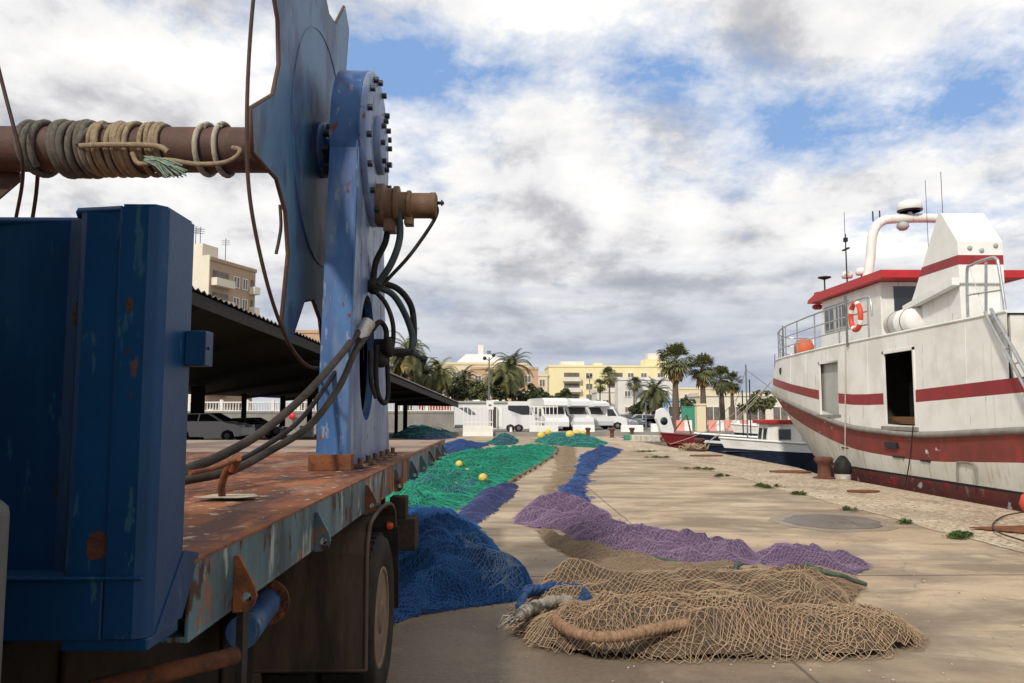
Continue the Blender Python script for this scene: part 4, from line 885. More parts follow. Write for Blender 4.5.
# decks and the dark space behind the two doorways
mb = MB()
def deckpoly(zf, ya, yb, inset=.04, z=None):
    a = []; ysn = np.linspace(ya, yb, 30)
    for y in ysn: a.append((XC-max(halfb(y, zf(y))-inset, 0), y, z if z is not None else zf(y)-.012))
    b = [(2*XC-q[0], q[1], q[2]) for q in a[::-1]]; return a+b
a = deckpoly(c_top, 13.55, 31.8); n = len(a)//2
mb.add(a, [(i, i+1, 2*n-2-i, 2*n-1-i) for i in range(n-1)])
mb.build('upper_deck', 'lightgrey', boat)
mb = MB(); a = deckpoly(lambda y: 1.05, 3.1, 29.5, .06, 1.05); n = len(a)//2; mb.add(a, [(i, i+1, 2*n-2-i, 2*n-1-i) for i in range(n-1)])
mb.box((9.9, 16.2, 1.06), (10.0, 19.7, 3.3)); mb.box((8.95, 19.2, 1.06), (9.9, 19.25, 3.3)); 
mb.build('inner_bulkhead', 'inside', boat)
mb = MB(); mb.box((8.90, 20.2, 1.06), (8.95, 22.2, 3.3)); mb.build('inner_panel', 'lightgrey', boat); mb = MB(); mb.box((8.85, 13.6, 1.06), (13.8, 13.66, 3.3)); mb.build('after_bulkhead', 'boatwhite', boat)
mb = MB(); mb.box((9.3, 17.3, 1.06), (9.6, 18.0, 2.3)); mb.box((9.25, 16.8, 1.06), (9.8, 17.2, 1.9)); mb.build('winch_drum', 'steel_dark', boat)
mb = MB()
for k in range(5): mb.box((-.02, -.6, 0), (.10, .6, .03), 0, Matrix.Translation((8.83+.03*k, 17.2+.1*k, 1.36+.032*k)) @ Matrix.Rotation(R(-8+5*k), 4, 'Z'))
tag(mb.build('plank_stack', 'varnish'), 'small stack of boards lying in the sill of the boat\'s open dark doorway', 'boards')
for (ya, yb) in doors:
    mb = MB(); zb, zt = c_strake((ya+yb)/2)+.22, 2.96; x = XC-halfb(ya, 2.2)
    for (p0, p1) in (((yb, zb), (yb, zt)), ((ya, zb), (ya, zt)), ((ya, zt), (yb, zt))):
        mb.box((x-.012, min(p0[0], p1[0])-.03, min(p0[1], p1[1])-.03), (x+.035, max(p0[0], p1[0])+.03, max(p0[1], p1[1])+.03))
    mb.box((x-.05, yb-.12, zb-.11), (x+.16, ya+.12, zb-.032), 1)
    mb.build('doorway_frame', ['boatwhite', 'strake'], hull)
# small fittings on the hull side
mb = MB(); z = 2.98; y = 26.2; mb.lathe([(.12, 0), (.12, .03), (.08, .03), (.075, .01), (.01, .01)], (XC-halfb(y, z)-.02, y, z), 'x', 18); mb.build('porthole', 'black', hull)
for (y, za, zb, r_, m) in ((17.5, .62, .66, .30, 'black'), (16.4, .60, .64, .22, 'black'), (20.3, .70, .73, .25, 'black')):
    mb = MB(); x = XC-halfb(y, .64); mb.box((x-.02, y-r_/1.2, za), (x+.05, y+r_/1.2, zb)); mb.build('freeing_port', m, hull)
mb = MB(); x = XC-halfb(14.9, .6)-.015; mb.tube(smooth_path([(x, 15.25, .30), (x-.02, 15.22, .62), (x-.02, 15.1, .67), (x-.02, 14.75, .67), (x-.02, 14.65, .60), (x, 14.62, .30)], 4), .018, 6); mb.build('discharge_frame', 'strake', hull)
mb = MB(); x = XC-halfb(17.6, .8); mb.box((x-.06, 17.45, .83), (x+.04, 18.0, .95)); mb.build('rubber_pad', 'black', hull)
for y in (14.75, 18.75, 22.9, 24.6):
    mb = MB(); mb.tube([Vector((XC-halfb(y, z)-.001, y, z)) for z in np.linspace(c_stripe(y)+.13, c_top(y)-.02, 12)], .006, 5); mb.build('weld_seam', 'boatwhite', hull)
# wheelhouse
wh = None
mb = MB()
xa, xb, ya, yb, zd = 10.0, 13.2, 20.6, 24.4, 3.35
bot = [(xa, ya, zd), (xb, ya, zd), (xb, yb+.25, zd), (xa, yb+.25, zd)]; top = [(xa, ya, 5.05), (xb, ya, 5.05), (xb, yb+.0, 5.05), (xa, yb, 5.05)]
mb.hull8(bot, top); wh = mb.build('wheelhouse', 'boatwhite', boat, bevel=.03)
mb = MB(); rp = [(ya-.55, 5.055), (ya-.55, 5.27), (yb-.1, 5.30), (yb+.55, 5.16), (yb+.62, 5.055)]
mb.prism(rp, 'x', xa-.22, xb+.32); mb.build('roof', 'redroof', wh, bevel=.02)
for (y0, y1, z0, z1) in ((22.55, 23.35, 4.10, 4.78), (23.50, 24.15, 4.10, 4.78)):
    mb = MB(); mb.box((xa-.02, y0, z0), (xa-.004, y1, z1)); wi = mb.build('window', 'glass_mid', wh)
    mb = MB(); 
    for a, b in (((y0-.04, z0-.04), (y1+.04, z0)), ((y0-.04, z1), (y1+.04, z1+.04)), ((y0-.04, z0), (y0, z1)), ((y1, z0), (y1+.04, z1)), (((y0+y1)/2-.02, z0), ((y0+y1)/2+.02, z1))): mb.box((xa-.035, a[0], a[1]), (xa-.003, b[0], b[1]))
    mb.build('window_frame', 'lightgrey', wi)
mb = MB(); mb.box((xa+.35, ya-.02, 4.2), (xa+1.6, ya-.004, 4.92)); mb.build('window', 'glass', wh)
mb = MB(); mb.box((xa+.1, yb+.60, 5.2), (xa+.35, yb+.85, 5.45)); mb.lathe([(.10, 0), (.16, .05), (.16, .12), (.1, .16)], (xa+.1, yb+.6, 4.88), 'z', 12); mb.build('navigation_lamp', 'redroof', wh)
# radar arch
xr0 = 10.58; yr = 22.4
mb = MB(); z0 = 5.3
mb.tube(smooth_path([(xr0-.1, yr, z0-.05), (xr0+.05, yr, z0+.75), (xr0+.15, yr, z0+1.45), (xr0+.42, yr, z0+1.80), (xr0+.9, yr, z0+1.88), (xr0+1.9, yr, z0+1.90), (xr0+2.4, yr, z0+1.80), (xr0+2.7, yr, z0+1.45), (xr0+2.85, yr, z0-.05)], 6), .132, 16)
ar = mb.build('radar_arch', 'boatwhite', boat)
mb = MB(); mb.lathe([(.06, 0), (.06, .12)], (xr0+1.25, yr, z0+2.0), 'z', 12); mb.lathe([(.28, .12), (.34, .16), (.34, .30), (.30, .40), (.18, .45), (.02, .46)], (xr0+1.25, yr, z0+1.96), 'z', 24); mb.lathe([(.29, .0), (.345, .03), (.345, .05), (.29, .06)], (xr0+1.25, yr, z0+2.08), 'z', 24, 1); mb.build('radar', ['white', 'black'], ar)
mb = MB(); mb.lathe([(.05, 0), (.16, -.06), (.17, -.16), (.10, -.24), (.02, -.26)], (xr0+1.0, yr-.05, z0+1.78), 'z', 14); mb.build('floodlight', 'lightgrey', ar)
def antenna(x, y, z, h, r=.012, top=None):
    mb = MB(); mb.tube([(x, y, z), (x+.0, y, z+h)], r, 5)
    if top == 'cone': mb.lathe([(.03, 0), (.20, .06), (.20, .09), (.02, .12)], (x, y, z+h), 'z', 14)
    if top == 'dome': mb.lathe([(.03, -.02), (.15, .0), (.17, .10), (.12, .2), (.02, .23)], (x, y, z+h), 'z', 14, 1)
    if top == 'bar': mb.box((x-.03, y-.2, z+h*.7), (x+.03, y+.2, z+h*.7+.04)); mb.box((x-.05, y-.05, z+h*.85), (x+.05, y+.05, z+h*.85+.12))
    mb.build('antenna', ['steel_dark', 'white'], boat)
antenna(10.15, 24.5, 5.2, .55, .025, 'cone'); antenna(10.6, 23.9, 5.25, .45, .02, 'dome'); antenna(10.9, 23.6, 5.25, .5, .02, 'dome'); antenna(10.15, 22.9, 5.25, 1.6, .02, 'bar'); antenna(10.05, 22.7, 5.25, 2.2, .008); antenna(10.75, 22.4, 7.1, .3, .02); antenna(10.95, 22.4, 7.12, .3, .02); antenna(12.1, 21.2, 5.3, 2.9, .008); antenna(11.55, 21.0, 5.3, 2.6, .007)
# funnel casing
fx0, fx1 = 9.6, 10.55
side = [(16.33, 4.36), (16.33, 5.19), (16.90, 5.94), (17.0, 5.95), (18.12, 4.40), (18.35, 4.12), (18.2, 4.08), (16.33, 4.30)]
mb = MB(); mb.prism(side, 'x', fx0, fx1); fu = mb.build('funnel_casing', 'white', boat, bevel=.02)
mb = MB(); mb.prism([(16.326, 4.70), (16.326, 4.90), (17.758, 4.90), (17.905, 4.70)], 'x', fx0-.004, fx1+.004); mb.build('stripe', 'boatred', fu)
mb = MB(); mb.prism([(16.33, 4.26), (16.33, 4.42), (18.40, 4.10), (18.40, 3.98)], 'x', fx0-.16, fx0-.001); mb.build('ledge', 'white', fu, bevel=.01)
mb = MB(); mb.box((fx0+.05, 16.40, 3.34), (fx1-.05, 18.15, 4.30)); mb.build('casing_base', 'boatwhite', fu, bevel=.02)
mb = MB()
for q in ((9.85, 5.05), (10.1, 5.0), (10.4, 5.1)): mb = MB(); mb.lathe([(.05, 0), (.05, -.02), (.01, -.025)], (q[0], 16.328, q[1]), 'y', 10); mb.build('vent_cap', 'lightgrey', fu)
# rails along the upper deck edge
def edgept(y, dz, inset=.12): z = c_top(min(y, 31.5)); return Vector((XC-max(halfb(y, z)-inset, .0), y, z+dz))
mb = MB()
yy = list(np.linspace(18.9, 31.2, 26)); bow = [edgept(31.6, 0), Vector((XC+.25, 31.7, 3.55)), Vector((XC+.8, 31.2, 3.5))]
for hgt, r in ((1.05, .026), (.70, .018), (.38, .018)):
    pth = [edgept(y, hgt) for y in yy]+[q+Vector((0, 0, hgt)) for q in bow]
    if hgt > 1: pth = [edgept(18.7, .55), edgept(18.75, .95)]+pth
    mb.tube(smooth_path(pth, 2), r, 7)
for y in (18.9, 20.6, 22.4, 24.2, 26.0, 27.7, 29.2, 30.4, 31.2): mb.tube([edgept(y, -.02), edgept(y, 1.05)], .020, 6)
mb.build('deck_rail', 'stainless', boat)
mb = MB(); ym = 19.75; mb.tube([edgept(ym, -.1, -.04), edgept(ym, 1.2, -.04)], .03, 8); mb.tube([edgept(29.2, .2, .3), edgept(29.2, 1.35, .3)], .03, 6); mb.build('rail_post', 'galv', boat)
mb = MB()
for an in range(1): pass
ring = [(0, .27*math.cos(2*PI*k/28), .33*math.sin(2*PI*k/28)) for k in range(28)]
cx_ = edgept(19.35, .62, .02)
mb.tube([cx_+Vector(q) for q in ring], .062, 10, 0, True)
for k in range(4):
    a = 2*PI*k/4+.5; seg = [cx_+Vector((0, .27*math.cos(a+t), .33*math.sin(a+t))) for t in np.linspace(-.16, .16, 5)]; mb.tube(seg, .066, 10, 1)
o = mb.build('lifebuoy', ['ringred', 'white']); tag(o, 'red and white lifebuoy ring hanging on the trawler\'s side rail', 'lifebuoy')
mb = MB(); q = Vector((9.6, 18.55, 3.72)); mb.lathe([(.05, -.62), (.26, -.60), (.32, -.50), (.32, -.02), (.335, 0), (.32, .02), (.32, .5), (.26, .6), (.05, .62)], q, 'y', 22); 
for s in (-.3, .3): mb.lathe([(.326, -.02), (.335, 0), (.326, .02)], q+Vector((0, s, 0)), 'y', 22, 1)
mb.box((9.35, 18.1, 3.35), (9.85, 18.2, 3.5)); mb.box((9.35, 18.9, 3.35), (9.85, 19.0, 3.5))
tag(mb.build('liferaft', ['white', 'rope_tan']), 'white liferaft canister strapped on the deck in front of the funnel casing', 'liferaft')
mb = MB(); q = P(804, 349, 27.4); mb.lathe([(.03, -.36), (.24, -.30), (.33, -.12), (.33, .12), (.24, .30), (.03, .36)], q, 'z', 20); tag(mb.build('buoy', 'buoy_orange'), 'round orange buoy lashed inside the trawler\'s bow rail', 'buoy')
# handrail frame at the break of the deck and the sloping ladder
mb = MB(); q = lambda px, py, x=9.15: PX(px, py, x)
mb.tube(smooth_path([q(968, 320), q(967, 272), q(972, 265), q(990, 258), q(996, 259), q(999, 268), q(1008, 330), q(1013, 365)], 5), .028, 8)
mb.tube([q(986, 262), q(986, 316)], .026, 8); mb.tube([q(968, 295), q(1002, 290)], .018, 6)
mb.tube([q(985, 312, 8.70), q(1036, 408, 8.50)], .03, 8); mb.tube([q(991, 309, 8.72), q(1044, 405, 8.52)], .03, 8)
for t in np.linspace(.1, .9, 6):
    a = q(985, 312, 8.70).lerp(q(1036, 408, 8.50), t); b = q(991, 309, 8.72).lerp(q(1044, 405, 8.52), t); mb.tube([a, b], .015, 5)
mb.tube([q(970, 268), q(990, 330)], .008, 5); mb.build('ladder_rail', 'stainless', boat)
# after deckhouse beyond the break
mb = MB(); mb.box((9.9, 6, 1.05), (13.4, 13.5, 3.12)); mb.box((9.25, 5.6, 3.12), (13.8, 13.55, 3.22), 1)
for y in (12.8, 11.6, 10.4, 9.2): mb.box((9.88, y-.02, 1.1), (9.898, y+.02, 3.1), 2)
for z in (2.72, 2.35): mb.box((9.885, 6.1, z-.02), (9.897, 13.45, z+.02), 2)
mb.build('deckhouse', ['boatwhite', 'lightgrey', 'inside'], boat)
# rope, fender, mooring lines
mb = MB(); a = edgept(19.75, -.1, -.09); mb.tube([a, Vector((8.52, 19.72, .42))], .014, 6)
tag(mb.build('rope', 'rope_cream'), 'long vertical rope hanging from the trawler\'s rail to a fender', 'rope')
mb = MB(); mb.lathe([(.04, .48), (.10, .40), (.17, .28), (.19, .10), (.19, -.25), (.15, -.33), (.03, -.36)], (8.40, 19.6, .06), 'z', 18); mb.lathe([(.195, .06), (.215, .10), (.20, .30), (.12, .43), (.05, .5)], (8.40, 19.6, .06), 'z', 18, 1)
tag(mb.build('fender', ['buoy_white', 'hose']), 'grubby white fender with dark top hanging between trawler and quay', 'fender')
mb = MB(); mb.tube(smooth_path([Vector((8.63, 16.6, 1.33)), Vector((8.60, 16.75, .6)), Vector((8.55, 16.9, .05))], 5), .012, 6); tag(mb.build('cord', 'hose'), 'thin dark cord hanging from the open doorway of the trawler', 'cord')
mb = MB(); mb.tube(smooth_path([edgept(29.2, .3, -.02), edgept(29.1, -.5, -.05), Vector((XC-halfb(28.9, 2.2)-.04, 28.9, 2.2))], 5), .012, 6); tag(mb.build('cord', 'hose'), 'thin dark cord hanging over the bow side of the trawler', 'cord')
for i, (tx, ty) in enumerate(((8.3, 33.2), (8.45, 33.9), (7.9, 37.2))):
    mb = MB(); a = Vector((XC-.1-.1*i, 32.3, 3.2-.15*i)); b = Vector((tx, ty, .15)); pth = [a.lerp(b, t)-Vector((0, 0, .35*math.sin(PI*t)*(.6+.3*i))) for t in np.linspace(0, 1, 14)]; mb.tube(pth, .013, 6)
    tag(mb.build('mooring_line', 'rope_cream'), 'pale mooring line running from the trawler\'s bow down to the quay', 'rope', 'bow mooring lines of the trawler')
# bollards and rusty things on the quay edge
def bollard(loc, label, h=.52, r=.15):
    mb = MB(); mb.lathe([(r*1.7, 0), (r*1.7, .03), (r*1.05, .05), (r*.95, h*.5), (r*1.0, h*.68), (r*1.45, h*.80), (r*1.5, h*.93), (r*1.2, h), (.02, h+.01)], (0, 0, 0), 'z', 22)
    o = mb.build('bollard', 'bollard'); o.location = loc; tag(o, label, 'bollard', 'mooring bollards on the quay'); return o
bollard((7.86, 19.4, .02), 'rusty mooring bollard on the quay edge beside the trawler\'s bow')
b2 = bollard((8.4, 33.6, .02), 'rusty mooring bollard wrapped in ropes near the small white boat')
mb = MB()
for k in range(16):
    pth = []; r0 = random.uniform(.2, .55); ph = random.uniform(0, 6)
    for t in np.linspace(0, random.uniform(3, 6), 14): pth.append(Vector((8.1+r0*math.cos(ph+t)*1.2, 33.5+r0*math.sin(ph+t)*1.5, .04+random.uniform(0, .25)+.05*math.sin(t))))
    mb.tube(smooth_path(pth, 3), .020, 5)
tag(mb.build('rope_heap', 'rope_tan'), 'heap of tangled tan mooring ropes at the bow of the small white boat', 'rope')
mb = MB(); c = G(1003, 534); mb.add([(c.x+a, c.y+b, .042) for a, b in ((-.25, .35), (.75, .55), (1.1, -.35), (.35, -.32))]+[(c.x+a, c.y+b, .03) for a, b in ((-.25, .35), (.75, .55), (1.1, -.35), (.35, -.32))], [(0, 1, 2, 3), (0, 4, 5, 1), (1, 5, 6, 2), (2, 6, 7, 3), (3, 7, 4, 0)]); tag(mb.build('rust_plate', 'rust'), 'flat rusty steel plate lying at the right edge of the quay', 'steel plate')
mb = MB(); mb.tube(smooth_path([PX(1024, 512, 8.2), G(1004, 516, .05), G(993, 524, .06), G(998, 532, .06), G(1024, 541, .06), G(1040, 546, .05)], 7), .011, 6); tag(mb.build('cable', 'cable'), 'thin brown cable looping over the rusty plate on the quay', 'cable')
c = G(1037, 514); mb = MB(); mb.lathe([(.02, 0), (.20, .02), (.24, .12), (.2, .26), (.08, .33), (.02, .34)], (c.x, c.y, .03), 'z', 18); tag(mb.build('buoy', 'ringred'), 'red buoy on the quay beside the trawler at the right edge', 'buoy')
for (px, py, rx, ry, lab) in ((790, 473, .55, .42, 'flat rust-brown iron cover on the quay near the bow of the trawler'), (864, 493, .32, .22, 'small flat rust-brown iron cover on the quay beside the trawler'), (706, 456.5, .6, .5, 'thin brown mat lying on the quay before the red boat')):
    c = G(px, py); mb = MB(); pl = blobpoly(c, rx, ry, 30, int(px), .06); mb.prism(pl, 'z', .026, .05); tag(mb.build('iron_cover', 'rust'), lab, 'iron cover')
# weeds along the joint
def weed(px, py, n, sp, label):
    g = G(px, py); mb = MB(); cl = [(random.gauss(0, .42*sp), random.gauss(0, .5*sp), random.uniform(.22, .5)*sp) for _ in range(8)]
    for i in range(n):
        c_ = random.choice(cl); a = random.uniform(0, 2*PI); r = c_[2]*abs(random.gauss(0, .6)); b = Vector((g.x+c_[0]+r*math.cos(a), g.y+c_[1]+r*math.sin(a), .012)); h = random.uniform(.02, .075)*max(.3, 1-r/(c_[2]*1.6))
        d = Vector((random.uniform(-1, 1), random.uniform(-1, 1), 0)).normalized(); s = d.cross(Vector((0, 0, 1)))*random.uniform(.006, .016); t = b+d*random.uniform(.02, .06)+Vector((0, 0, h)); m_ = (b+t)/2+Vector((0, 0, h*.45))
        mb.add([b, m_+s, t, m_-s], [(0, 1, 2, 3)])
    tag(mb.build('weed', 'weed'), label, 'weed', 'weeds growing in the quay joint')
weed(963, 538, 900, .24, 'dense green weed clump nearest the rusty plate on the quay')
weed(765, 487, 700, .36, 'long green weed patch growing in the joint beyond the puddle')
weed(797, 495, 350, .22, 'small weed tuft in the joint just beyond the puddle')
weed(849, 511, 160, .14, 'tiny sparse weed growing at the far edge of the puddle')
weed(905, 524, 140, .14, 'tiny sparse weed between the puddle and the dense clump')
weed(640, 452, 500, .6, 'flat weed patch near the end of the navy net')
weed(662, 458, 500, .5, 'flat weed patch on the quay before the red boat')
weed(703, 470, 600, .45, 'flat weed patch between the tan ropes and the concrete slabs')
weed(722, 477, 500, .2, 'little weed tuft between two longer weed patches far down the joint')
# ================================================================== SHED, RETAINING WALL, UPPER STREET
def lerp(a, b, t): return Vector(a)*(1-t)+Vector(b)*t
A0, B0 = P(190, 292, 20), P(458, 404, 64)
A0 = A0+(A0-B0)*.10
C0 = Vector((-8.5, 66, 2.40)); D0 = Vector((-30.0, 44, 3.2))
shed = thing('shed', 'long dark open shed with a low sloping corrugated roof behind the truck', 'shed', (-12, 45, 0), world=True)
th = Vector((0, 0, .28)); 
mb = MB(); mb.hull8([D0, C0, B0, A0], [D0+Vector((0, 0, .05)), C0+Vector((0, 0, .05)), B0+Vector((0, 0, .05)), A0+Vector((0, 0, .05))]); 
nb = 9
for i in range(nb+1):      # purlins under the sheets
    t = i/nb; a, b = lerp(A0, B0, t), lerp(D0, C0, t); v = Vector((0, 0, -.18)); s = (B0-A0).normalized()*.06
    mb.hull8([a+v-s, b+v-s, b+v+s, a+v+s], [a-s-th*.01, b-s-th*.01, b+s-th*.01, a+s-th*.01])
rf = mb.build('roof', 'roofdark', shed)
mb = MB(); n = 150; out = Vector((B0.y-A0.y, -(B0.x-A0.x), 0)).normalized()*.12
vs = []; fs = []
for i in range(n*4+1):
    t = i/(n*4); z = .06+.045*(1+math.sin(i*PI/2)); p = lerp(A0, B0, t)+out; q = lerp(D0, C0, t); vs += [p+Vector((0, 0, z)), q+Vector((0, 0, z)), p+Vector((0, 0, z-.015))]
for i in range(n*4): a = 3*i; fs += [(a, a+3, a+4, a+1), (a, a+2, a+5, a+3)]
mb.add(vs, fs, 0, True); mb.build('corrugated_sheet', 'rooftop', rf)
mb = MB(); v = Vector((0, 0, -.30)); o2 = out*.3; mb.hull8([A0+v, B0+v, B0+v+o2, A0+v+o2], [A0+th*.1, B0+th*.1, B0+th*.1+o2, A0+th*.1+o2]); mb.build('fascia', 'steel_dark', rf)
def roofz(x, y):
    nrm = (B0-A0).cross(D0-A0); return A0.z-(nrm.x*(x-A0.x)+nrm.y*(y-A0.y))/nrm.z
for (px, py, wd) in ((196.5, 441, .60), (243, 438, .26), (282, 437, .30), (309, 436, .30), (318, 436, .2), (396, 434.5, .24), (405, 434, .3)):
    g = G(px, py); mb = MB(); hw = wd/2; mb.box((g.x-hw, g.y-hw, 0), (g.x+hw, g.y+hw, roofz(g.x, g.y)-.02)); mb.box((g.x-hw-.1, g.y-hw-.1, 0), (g.x+hw+.1, g.y+hw+.1, .06)); mb.build('post', 'post_black', shed)
WY = 76.0
wall = thing('retaining_wall', 'grey concrete retaining wall with white balustrade seen under the shed roof', 'wall', (-40, WY, 0), world=True)
mb = MB(); mb.box((-110, WY, 0), (4.5, WY+.4, 1.72)); mb.box((-110, WY-.06, 1.60), (4.5, WY+.45, 1.78)); mb.build('wall_body', 'concwall', wall)
mb = MB(); mb.box((-110, WY+.10, 2.55), (4.5, WY+.30, 2.68)); mb.box((-110, WY+.10, 1.78), (4.5, WY+.30, 1.86)); x = -75.0; k = 0
while x < 4.4:
    if k % 9 == 0: mb.box((x-.14, WY+.05, 1.781), (x+.14, WY+.35, 2.86))
    else: mb.lathe([(.035, 1.86), (.075, 2.0), (.04, 2.3), (.06, 2.55)], (x, WY+.2, 0), 'z', 6)
    x += .27; k += 1
mb.build('balustrade', 'whitewall', wall)
mb = MB(); mb.box((-400, WY+.42, -.5), (4.4, 420, 1.66)); struct(mb.build('upper_street_terrain', 'asphalt'))

# ================================================================== BUILDINGS
def windows(b, origin, ux, cols, rows, w_, h_, dx_, dz_, x0, z0, mat_='shutter', frame='white', skip=()):
    n = Vector((ux.y, -ux.x, 0)); me = None
    for r in range(rows):
        for c in range(cols):
            if (c, r) in skip: continue
            p = origin+ux*(x0+c*dx_)+Vector((0, 0, z0+r*dz_))
            if me is None:
                mb = MB(); mx = Matrix(((ux.x, n.x, 0, 0), (ux.y, n.y, 0, 0), (0, 0, 1, 0), (0, 0, 0, 1)))
                mb.box((0, .03, 0), (w_, .06, h_), 0, mx)
                for a, q in (((-.1, -.1), (w_+.1, 0)), ((-.1, h_), (w_+.1, h_+.1)), ((-.1, 0), (0, h_)), ((w_, 0), (w_+.1, h_)), ((w_/2-.05, 0), (w_/2+.05, h_))): mb.box((a[0], .02, a[1]), (q[0], .12, q[1]), 1, mx)
                o = mb.build('window', [mat_, frame], b); me = o.data
            else:
                o = bpy.data.objects.new('window', me); COL.objects.link(o); o.parent = b
            o.location = p-b.location
def balconies(b, origin, ux, cols, rows, w_, dep, dx_, dz_, x0, z0, m='whitewall', dark='shutter'):
    n = Vector((ux.y, -ux.x, 0)); me = None
    for r in range(rows):
        for c in range(cols):
            p = origin+ux*(x0+c*dx_)+Vector((0, 0, z0+r*dz_))
            if me is None:
                mb = MB(); mx = Matrix(((ux.x, n.x, 0, 0), (ux.y, n.y, 0, 0), (0, 0, 1, 0), (0, 0, 0, 1)))
                mb.box((0, .01, -.15), (w_, dep, 0), 0, mx); mb.box((0, dep-.1, 0), (w_, dep, .95), 0, mx); mb.box((0, .01, 0), (.1, dep-.1, .95), 0, mx); mb.box((w_-.1, .01, 0), (w_, dep-.1, .95), 0, mx); mb.box((.3, .005, .02), (w_-.3, .03, 2.1), 1, mx)
                o = mb.build('balcony', [m, dark], b); me = o.data
            else:
                o = bpy.data.objects.new('balcony', me); COL.objects.link(o); o.parent = b
            o.location = p-b.location
def block(name, label, corner, ux, wd, dep, h, m, cat='building', zb=0.0):
    """corner: front left corner; ux: unit direction of the front"""
    ux = Vector(ux).normalized(); n = Vector((-ux.y, ux.x, 0)); c = Vector(corner)
    b = thing(name, label, cat, (c.x, c.y, zb)); q = [Vector((0, 0, 0)), ux*wd, ux*wd+n*dep, n*dep]
    mb = MB(); mb.hull8([v for v in q], [v+Vector((0, 0, h)) for v in q]); mb.build('wall', m, b)
    q2 = [-ux*.15-n*.15, ux*(wd+.15)-n*.15, ux*(wd+.15)+n*(dep+.15), -ux*.15+n*(dep+.15)]
    mb = MB(); mb.hull8([v+Vector((0, 0, h+.005)) for v in q2], [v+Vector((0, 0, h+.5)) for v in q2]); mb.build('parapet', m, b)
    return b, c, ux, n
def roofbox(b, ux, n, a, d, w_, dp, h, m, z):
    mb = MB(); o = ux*a+n*d; q = [o, o+ux*w_, o+ux*w_+n*dp, o+n*dp]; mb.hull8([v+Vector((0, 0, z)) for v in q], [v+Vector((0, 0, z+h)) for v in q]); return mb.build('roof_hut', m, b)
# beige block above the shed
c = P(209, 300, 112); 
b, c, ux, n = block('apartment_building', 'tall beige apartment block with brown side rising over the shed roof', (c.x, c.y, 0), (.30, .95, 0), 10.8, 15, 23.2, 'bldg_tan')
o0 = Vector((c.x, c.y, 0))
windows(b, o0, ux, 1, 7, 1.3, 1.5, 1, 3.1, 5.4, 1.6); windows(b, o0, ux, 1, 7, 1.1, 1.5, 1, 3.1, 7.6, 1.6)
balconies(b, o0, ux, 1, 7, 4.2, 1.0, 1, 3.1, .3, 1.2, 'bldg_pale'); balconies(b, o0, ux, 1, 7, 1.4, 1.0, 1, 3.1, 9.3, 1.2, 'bldg_pale')
mb = MB(); u2 = -n; mb.hull8([-ux*.02+n*0, -ux*.02+n*15, -ux*.2+n*15, -ux*.2], [q+Vector((0, 0, 23.9)) for q in (-ux*.02, -ux*.02+n*15, -ux*.2+n*15, -ux*.2)]); mb.build('side_wall', 'bldg_pale', b)
hut = roofbox(b, ux, n, .8, 2, 3.5, 6, 2.2, 'bldg_pale', 23.7)
mb = MB()
for (a, d, h) in ((1.5, 3, 2.6), (3, 5, 3.2), (6, 2, 1.8), (.6, 8, 3.0)): 
    p = ux*a+n*d; mb.tube([p+Vector((0, 0, 23.7)), p+Vector((0, 0, 23.7+2.2+h))], .05, 4)
    for k in range(3): mb.box((p.x-.6, p.y-.03, 25.5+h-.3*k), (p.x+.6, p.y+.03, 25.55+h-.3*k))
mb.build('roof_aerial', 'steel_dark', b)
# orange block glimpsed left of the winch
c = P(296, 330, 130); b, c, ux, n = block('apartment_building', 'ochre block just showing between the winch flange and the shed roof', (c.x, c.y, 0), (1, 0, 0), 7, 12, 14.6, 'bldg_ochre'); windows(b, c*1, ux, 3, 4, 1.2, 1.5, 2.2, 3.2, .6, 2)
# cream stepped building behind the left palms
c = P(432, 400, 165); b, c, ux, n = block('apartment_building', 'stepped cream building with white roof behind the left palm trees', (c.x, c.y, 0), (1, .05, 0), 20, 16, 11.6, 'bldg_cream')
windows(b, Vector((c.x, c.y, 0)), ux, 6, 3, 1.4, 1.4, 3.1, 3.2, 1.2, 2.2)
mb = MB(); mb.hull8([ux*5+n*1+Vector((0, 0, 12.15)), ux*17+n*1+Vector((0, 0, 12.15)), ux*17+n*12+Vector((0, 0, 12.15)), ux*5+n*12+Vector((0, 0, 12.15))], [ux*7+n*3+Vector((0, 0, 14)), ux*12+n*3+Vector((0, 0, 14)), ux*12+n*10+Vector((0, 0, 14)), ux*7+n*10+Vector((0, 0, 14))]); mb.build('roof', 'whitewall', b)
roofbox(b, ux, n, 9.6, 5, 1.1, 2, 2.6, 'whitewall', 13.6); roofbox(b, ux, n, 11.6, 6, .8, 2, 1.4, 'galv', 13.6)
c = P(471, 400, 160); b, c, ux, n = block('apartment_building', 'lower tan wing with dark windows between two tall palm trees', (c.x, c.y, 0), (1, .03, 0), 13.5, 4, 10.3, 'bldg_ochre'); windows(b, Vector((c.x, c.y, 0)), ux, 5, 3, 1.2, 1.4, 2.5, 3.1, .8, 1.5)
c = P(522, 400, 175); b, c, ux, n = block('apartment_building', 'small tan house with open loggias right of the tall left palm', (c.x, c.y, 0), (1, -.1, 0), 5.6, 9, 9.6, 'bldg_cream'); windows(b, Vector((c.x, c.y, 0)), ux, 3, 3, 1.1, 1.5, 1.75, 3.1, .4, 1.2)
